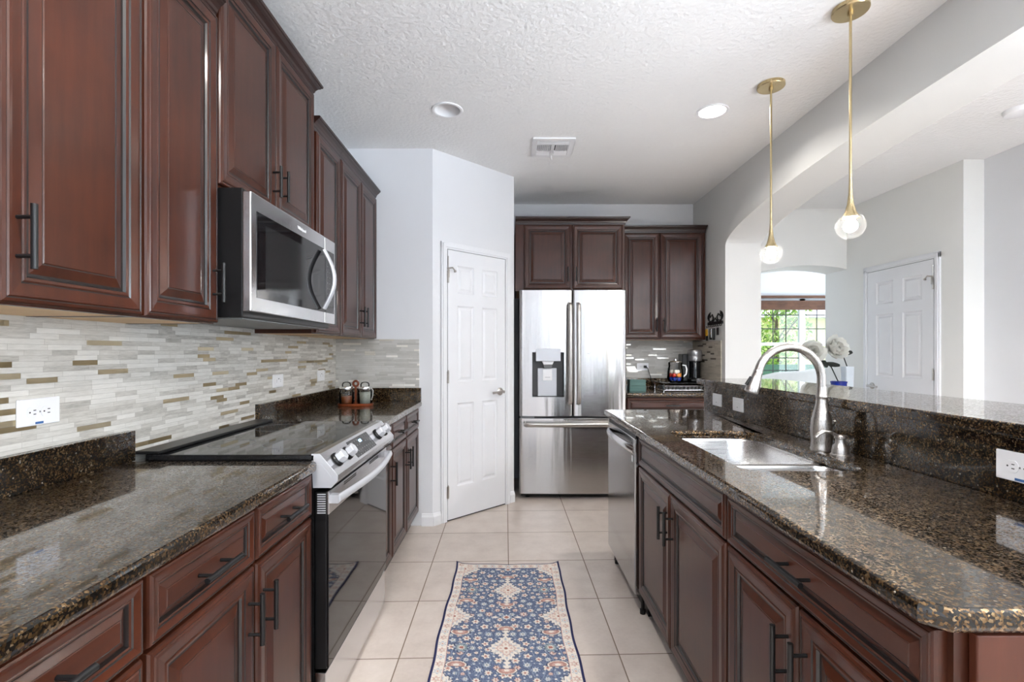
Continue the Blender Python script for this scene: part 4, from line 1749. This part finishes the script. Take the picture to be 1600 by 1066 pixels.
def keys(label, dx, parts_):
    t = thing('key_bunch', label, 'keys', (XR - .026, 4.32 - dx, 1.502), -P2, 'keys on the rack')
    m = MB()
    m.lathe([(.013, -.001), (.015, 0), (.013, .001), (.011, 0), (.013, -.001)], (0, .0, -.012), 20, axis='y', cap0=False, cap1=False)
    m.build('ring', 'chrome', t, smooth=60)
    for nm, mat, x0, x1, z0, z1, y in parts_:
        m = MB()
        m.box(x0, x1, y - .004, y + .004, z0, z1)
        m.build(nm, mat, t, bevel=.0035, seg=3)


keys('keys with a yellow tag on the rack beside the wall cabinet', -.14, [('yellow_tag', 'yellow', -.022, .02, -.085, -.022, .0), ('key_fob', 'blackplastic', -.03, .005, -.13, -.075, .009)])
keys('largest bunch of black key fobs in the middle of the rack', -.02, [('key_fob', 'blackplastic', -.05, -.005, -.12, -.022, 0), ('key', 'chrome', -.004, .006, -.105, -.02, -.008), ('fob', 'black', .008, .045, -.125, -.02, .006)])
keys('single black key fob at the near end of the rack', .10, [('key_fob', 'blackplastic', -.02, .02, -.085, -.02, 0)])

# ------------------------------------------------------------------ jar caddy on the left counter
t = thing('jar_caddy', 'rusty brown caddy with a loop handle on the left counter', 'caddy', (-1.035, 3.245, ZC))
m = MB()
pl = rrect(-.118, .118, -.055, .055, .05, 6)
m.loft([[(x * .97, y * .94, 0) for x, y in pl], [(x, y, .006) for x, y in pl], [(x, y, .018) for x, y in pl], [(x * .96, y * .93, .018) for x, y in pl], [(x * .95, y * .92, .008) for x, y in pl]])
m.build('tray', 'rust', t, smooth=40)
m = MB()
pts = [(0, 0, .006), (0, 0, .13)] + [(.017 * sin(a), 0, .148 - .018 * cos(a)) for a in [2 * pi * i / 14 for i in range(1, 14)]] + [(0, 0, .131)]
m.tube(pts, .0075, 10)
m.build('loop_handle', 'rust', t, smooth=50)
spice = plain('speckled_spice', srgb(150, 150, 140), .7, var=.5, vscale=260)
sauce = plain('amber_contents', srgb(140, 72, 30), .4, var=.3, vscale=40)
jarglass = glass('jar_glass', (.97, .98, .97))
for dx, fill, hfill, lab in ((-.062, sauce, .055, 'glass jar of amber contents on the left side of the caddy'), (.062, spice, .082, 'glass jar of speckled grey contents on the right side of the caddy')):
    t = thing('storage_jar', lab, 'jar', (-1.035 + dx, 3.245, ZC + .0085), 0, 'jars in the caddy')
    m = MB()
    m.lathe([(.040, 0), (.046, .006), (.0485, .05), (.049, .08), (.044, .094), (.043, .10), (.041, .10), (.042, .093), (.0465, .08), (.046, .05), (.043, .009), (0, .006)], (0, 0, 0), 32, cap0=True, cap1=False)
    m.build('glass_body', jarglass, t, smooth=50)
    m = MB()
    m.lathe([(.040, .0095), (.0425, .012), (.0445, .05), (.044, hfill), (0, hfill + .004)], (0, 0, 0), 28)
    m.build('contents', fill, t, smooth=50)
    m = MB()
    m.lathe([(.045, .1005), (.046, .104), (.046, .118), (.044, .121), (.030, .121), (.029, .1005)], (0, 0, 0), 32)
    ld_ = m.build('lid', 'chrome', t, smooth=40)
    m = MB()
    m.lathe([(.029, .1212), (.030, .135), (.024, .147), (.010, .152), (0, .152)], (0, 0, 0), 24)
    m.build('lid_dome', jarglass, ld_, smooth=50)
    if fill is spice:
        m = MB()
        m.tube([(.046, -.01, .11), (.058, -.012, .095), (.056, -.012, .06), (.047, -.01, .03)], .0035, 8)
        m.build('clasp', 'satin', t, smooth=50)

# ------------------------------------------------------------------ living room table with flowers
t = thing('side_table', 'pale console table behind the bar under the white flowers', 'table', (3.06, 4.55, 0))
m = MB()
m.box(-.34, .34, -.2, .2, .735, .76)
m.build('table_top', 'oak', t, bevel=.004)
for sx in (-1, 1):
    for sy in (-1, 1):
        m = MB()
        m.loft([[(sx * .31 + a * .014, sy * .17 + b * .014, 0) for a, b in ((-1, -1), (1, -1), (1, 1), (-1, 1))], [(sx * .31 + a * .022, sy * .17 + b * .022, .735) for a, b in ((-1, -1), (1, -1), (1, 1), (-1, 1))]])
        m.build('leg', 'oak', t)
t = thing('tall_vase', 'tall square white vase standing against the living room corner', 'vase', (3.205, 4.57, .7602))
m = MB()
sq = rrect(-.04, .04, -.04, .04, .01, 3)
m.loft([[(x * .85, y * .85, 0) for x, y in sq], [(x, y, .37) for x, y in sq], [(x * .9, y * .9, .37) for x, y in sq], [(x * .75, y * .75, .02) for x, y in sq]])
m.build('body', plain('pale_ceramic', srgb(214, 222, 230), .3), t, smooth=40)
t = thing('flower_pot', 'round cobalt blue pot on the table behind the bar', 'pot', (3.075, 4.50, .7602))
m = MB()
m.lathe([(.045, 0), (.055, .01), (.066, .12), (.064, .215), (.068, .225), (.068, .235), (.062, .235), (.058, .2), (.05, .03), (0, .03)], (0, 0, 0), 32)
m.build('body', 'bluepot', t, smooth=40)


def petal(mb, c, axis, u, L, Wd, lift, curl, n=6, k=4):
    """a curved petal; axis = flower axis, u = outward dir"""
    v = axis.cross(u)
    rows = []
    for i in range(n + 1):
        s = i / n
        wd = Wd * (sin(pi * min(1, .12 + s * .80)) ** .7)
        el = lift + curl * s
        p = c + u * (L * s * cos(el)) + axis * (L * s * sin(el))
        rows.append([p + v * (wd * q) + axis * (.25 * abs(q) ** 2 * wd) for q in [-1 + 2 * j / k for j in range(k + 1)]])
    vs = [p for r in rows for p in r]
    fs = []
    for i in range(n):
        for j in range(k):
            a = i * (k + 1) + j
            fs.append((a, a + 1, a + k + 2, a + k + 1))
    mb.add(vs, fs)


def flower(label, head, axis, r, root, seed):
    t = thing('white_flower', label, 'flower', root, 0, 'white flowers behind the bar')
    rt = Vector(root)
    c = Vector(head) - rt
    axis = Vector(axis).normalized()
    rng = random.Random(seed)
    m = MB()
    b = axis.orthogonal().normalized()
    for layer, (np_, L, lift, curl, wd) in enumerate(((8, r, .05, .55, .42), (8, r * .92, .35, .6, .42), (7, r * .78, .65, .6, .42), (6, r * .6, .95, .5, .4), (5, r * .42, 1.2, .4, .4))):
        for i in range(np_):
            a = 2 * pi * i / np_ + layer * .4 + rng.uniform(-.1, .1)
            u = (Matrix.Rotation(a, 3, axis) @ b)
            petal(m, c, axis, u, L * rng.uniform(.93, 1.05), L * wd, lift + rng.uniform(-.06, .06), curl)
    m.build('flower_head', 'petal', t, smooth=60)
    m = MB()
    m.tube([(0, 0, 0), (c.x * .3, c.y * .3 - .02, c.z * .5), (c.x * .75, c.y * .8, c.z * .85), tuple(c)], .005, 8)
    m.build('stem', 'leaf', t, smooth=50)
    for i in range(3):
        m = MB()
        s = .62 + .12 * i
        p = Vector((c.x * s * .8, c.y * s * .8 - .02, c.z * s))
        d = Vector((rng.uniform(-1, 1), rng.uniform(-.6, .2), rng.uniform(-.2, .7))).normalized()
        petal(m, p, Vector((0, -.8, .6)).normalized(), (d - Vector((0, -.8, .6)).normalized() * d.dot(Vector((0, -.8, .6)).normalized())).normalized(), .11, .03, .05, .2)
        m.build('leaf', 'leaf', t, smooth=60)


flower('large white flower lower and left of its twin behind the bar', (2.775, 4.44, 1.262), (-.25, -1, .3), .13, (3.06, 4.49, .999), 1)
flower('large white flower higher and right of its twin behind the bar', (3.01, 4.50, 1.292), (.15, -1, .3), .14, (3.20, 4.57, 1.135), 2)

t = thing('upholstered_bench', 'white upholstered bench by the dining room window', 'bench', (4.3, 7.3, 0))
m = MB()
m.box(-.55, .55, -.02, .55, .36, .48)
m.build('seat', 'fabric', t, bevel=.04, seg=4)
m = MB()
poly = [(-.58, .47), (-.58, .90), (-.3, .965), (.05, .985), (.3, 1.02), (.52, 1.03), (.58, .97), (.58, .47)]
m.prism(poly, -.14, -.03, 'y')
m.build('backrest', 'fabric', t, bevel=.03, seg=4)
for sx in (-.5, .5):
    for y in (.0, .5):
        m = MB()
        m.tube([(sx, y, 0), (sx, y, .37)], [.015, .022], 10)
        m.build('leg', 'oak', t)

# ------------------------------------------------------------------ rug
import numpy as np
RW, RL, RS = .607, 1.80, .003
nx, ny = int(RW / RS), int(RL / RS)
rs = np.random.RandomState(7)
X = (np.arange(nx + 1) / nx * RW)[None, :] - RW / 2
V = (np.arange(ny + 1) / ny * RL)[:, None]
X = X + 0 * V
V = V + 0 * X


def lin(c):
    return np.array(srgb(*c)[:3])


NAVY, BLUE, PALE, CREAM, RUST, PINK, TEAL, DARK = map(lin, ((28, 34, 78), (88, 101, 130), (156, 168, 184), (222, 214, 204), (160, 106, 94), (196, 158, 146), (122, 138, 140), (58, 68, 92)))
img = np.zeros((ny + 1, nx + 1, 3)) + BLUE
ax = np.abs(X)


def put(mask, col, a=1.0):
    img[mask] = img[mask] * (1 - a) + col * a


def rosette(cx, cv, r, lobes, cols, rot=0, sx=1., sv=1.):
    for sgn in ((1, -1) if cx > .004 else (1,)):
        dx, dv = (X - sgn * cx) / sx, (V - cv) / sv
        d = np.sqrt(dx * dx + dv * dv)
        th_ = np.arctan2(dv, dx * sgn) + rot
        rr = r * (.80 + .20 * np.cos(lobes * th_))
        for k, (f, c) in enumerate(cols):
            put(d < rr * f if k < len(cols) - 1 else d < r * f, c)


mott = rs.rand(ny + 1, nx + 1)
put(mott > .80, PALE, .35)
put(mott < .15, DARK, .6)
# thin vines
for k in range(5):
    ph = k * 1.3
    path = .05 + .04 * k + .022 * np.sin(V * 2 * pi / .25 + ph)
    put(np.abs(ax - path) < .0018, PALE, .55)
small = []
for tries, lo_, hi_ in ((700, .015, .021), (1500, .009, .014), (2500, .005, .007)):
    for _ in range(tries):
        cx, cv, r = rs.uniform(.010, .245), rs.uniform(0, .5), rs.uniform(lo_, hi_)
        if all((cx - a) ** 2 + min(abs(cv - b), .5 - abs(cv - b)) ** 2 > (r * 1.1 + c + .0035) ** 2 for a, b, c in small):
            small.append((cx, cv, r))
for cx, cv, r in small:
    pick = rs.rand()
    lob = int(rs.choice([5, 6, 8]))
    for per in range(4):
        c = cv + per * .5 + .06
        if r < .008:
            rosette(cx, c, r, 4, [(1, PALE if pick < .6 else CREAM), (.4, CREAM)])
        elif pick < .55:
            rosette(cx, c, r, lob, [(1.15, DARK), (1, CREAM), (.5, PINK), (.22, RUST)])
        elif pick < .8:
            rosette(cx, c, r, lob, [(1.15, DARK), (1, PALE), (.6, CREAM), (.25, TEAL)])
        else:
            rosette(cx, c, r, lob, [(1.1, DARK), (1, PINK), (.7, CREAM), (.3, RUST)])


def medallion(cx, c, rx, rv, ctr=True):
    for sgn in ((1, -1) if cx > .004 else (1,)):
        dx, dv = (X - sgn * cx) / rx, (V - c) / rv
        d = np.sqrt(dx * dx + dv * dv)
        th_ = np.arctan2(dv, dx)
        shape = 1 - .30 * np.abs(np.sin(2 * th_)) ** 1.3 + .07 * np.cos(20 * th_)
        put(d < shape * 1.06, DARK)
        put(d < shape, CREAM)
        put((d < shape * .80) & (np.cos(16 * th_) > .2) & (d > shape * .62), PALE, .8)
        put((d < shape * .60) & (d > shape * .50), PINK, .8)
        put((d < .38) & (np.cos(8 * th_) > -.2), PINK, .7)
        put(d < .22, CREAM)
        put(d < .10, RUST)


def palmette(cx, c, r, up):
    for sgn in ((1, -1) if cx > .004 else (1,)):
        dx, dv = (X - sgn * cx) / (r * 1.25), (V - c) * up / (r * .75)
        d = np.sqrt(dx * dx + dv * dv)
        fan = (d < 1) & (dv > -.35)
        put((d < 1.12) & (dv > -.45), DARK)
        put(fan, CREAM)
        put(fan & (d < .85), RUST, .85)
        put(fan & (d < .55), PINK)
        put(fan & (d < .3), CREAM)


for per in range(5):
    c0 = .31 + .5 * per - .5
    medallion(0, c0, .072, .088)
    for s in (-1, 1):
        put((ax < .010 + .006 * np.cos((V - c0) * 260)) & (np.abs(V - (c0 + s * .105)) < .028), CREAM)
        palmette(0, c0 + s * .142, .032, s)
    rosette(.190, c0, .036, 10, [(1.15, DARK), (1, PALE), (.8, TEAL), (.5, CREAM), (.25, RUST)])
    for s in (-1, 1):
        palmette(.205, c0 + s * .115, .034, -s)
    c1 = c0 + .26
    medallion(.250, c1, .085, .085)
    rosette(0, c1, .028, 8, [(1.15, DARK), (1, PALE), (.7, CREAM), (.35, RUST)])
    for s in (-1, 1):
        put((np.abs(ax - .055) < .02) & (np.abs(V - c1) < .010 * (1 - np.abs(ax - .055) / .02)), CREAM)
# border
BO = .052
inner = (ax > RW / 2 - BO) | (V < BO) | (V > RL - BO)
put(inner, CREAM)
cell = np.where(ax > RW / 2 - BO, V, X + RW)
k_ = np.floor(cell / .045)
f_ = (cell / .045 - k_ - .5) * .045
across = np.where(ax > RW / 2 - BO, RW / 2 - ax - BO / 2 - .004, np.minimum(V, RL - V) - BO / 2 - .004)
d_ = np.sqrt(f_ ** 2 + across ** 2)
th_ = np.arctan2(across, f_)
ro = .018 * (.78 + .22 * np.cos(6 * th_))
for c, f in ((PINK, 1.0), (CREAM, .72), (RUST, .45), (CREAM, .22)):
    put(inner & (d_ < ro * f) & (k_ % 2 == 0), c)
for c, f in ((PALE, 1.0), (CREAM, .75), (PINK, .4)):
    put(inner & (d_ < ro * f) & (k_ % 2 == 1), c)
line = (np.abs(np.minimum(RW / 2 - ax, np.minimum(V, RL - V)) - BO) < .002)
put(line, PINK)
edge = (RW / 2 - ax < .010) | (V < .009) | (V > RL - .009)
put(edge, NAVY)
img *= (.90 + .2 * rs.rand(ny + 1, nx + 1))[..., None]
img = img * .96 + .04 * img.mean(axis=(0, 1))
y_far = 2.862
Z = np.full(X.shape, .0075)
q = np.clip((.05 - np.sqrt((RW / 2 - ax) ** 2 + V ** 2)) / .05, 0, 1)
Z += .014 * q ** 1.6
Z += .0025 * np.exp(-(V / .05) ** 2) * np.abs(np.sin(X * 16))
wob = .004 * np.sin(V * 7) + .002 * np.sin(V * 23)
verts = np.stack([X - .012 + wob, y_far - V - .006 * np.cos(X * 9) + .006, Z], -1).reshape(-1, 3)
idx = np.arange((ny + 1) * (nx + 1)).reshape(ny + 1, nx + 1)
quads = np.stack([idx[:-1, :-1], idx[1:, :-1], idx[1:, 1:], idx[:-1, 1:]], -1).reshape(-1, 4)
# skirt down to the floor
ring = np.concatenate([idx[0, :], idx[1:, -1], idx[-1, -2::-1], idx[-2:0:-1, 0]])
n0 = len(verts)
low = verts[ring].copy()
low[:, 2] = np.maximum(.0004, low[:, 2] - .0071)
verts = np.concatenate([verts, low])
R1 = np.roll(np.arange(len(ring)), -1)
side = np.stack([ring, ring[R1], n0 + R1, n0 + np.arange(len(ring))], -1)
me = bpy.data.meshes.new('runner_rug')
me.from_pydata(verts.tolist(), [], np.concatenate([quads, side]).tolist() + [list(range(n0, n0 + len(ring)))])
att = me.color_attributes.new('weave', 'FLOAT_COLOR', 'POINT')
cc = np.ones((len(verts), 4), np.float32)
cc[:n0, :3] = img.reshape(-1, 3)
cc[n0:, :3] = NAVY
att.data.foreach_set('color', cc.ravel())
mt, n_, b_ = newmat('woven_rug')
h_ = N(n_)
a_ = h_.node('ShaderNodeVertexColor', layer_name='weave')
h_.link(a_.outputs[0], b_.inputs['Base Color'])
b_.inputs['Roughness'].default_value = .9
b_.inputs['Specular IOR Level'].default_value = .15
h_.bump(h_.noise(h_.coord(), 500, 2), .3, .002, b_)
me.materials.append(mt)
me.polygons.foreach_set('use_smooth', [True] * len(me.polygons))
o = bpy.data.objects.new('runner_rug', me)
COL.objects.link(o)
tag(o, 'blue and cream floral runner rug with navy edge on the tile floor', 'rug')
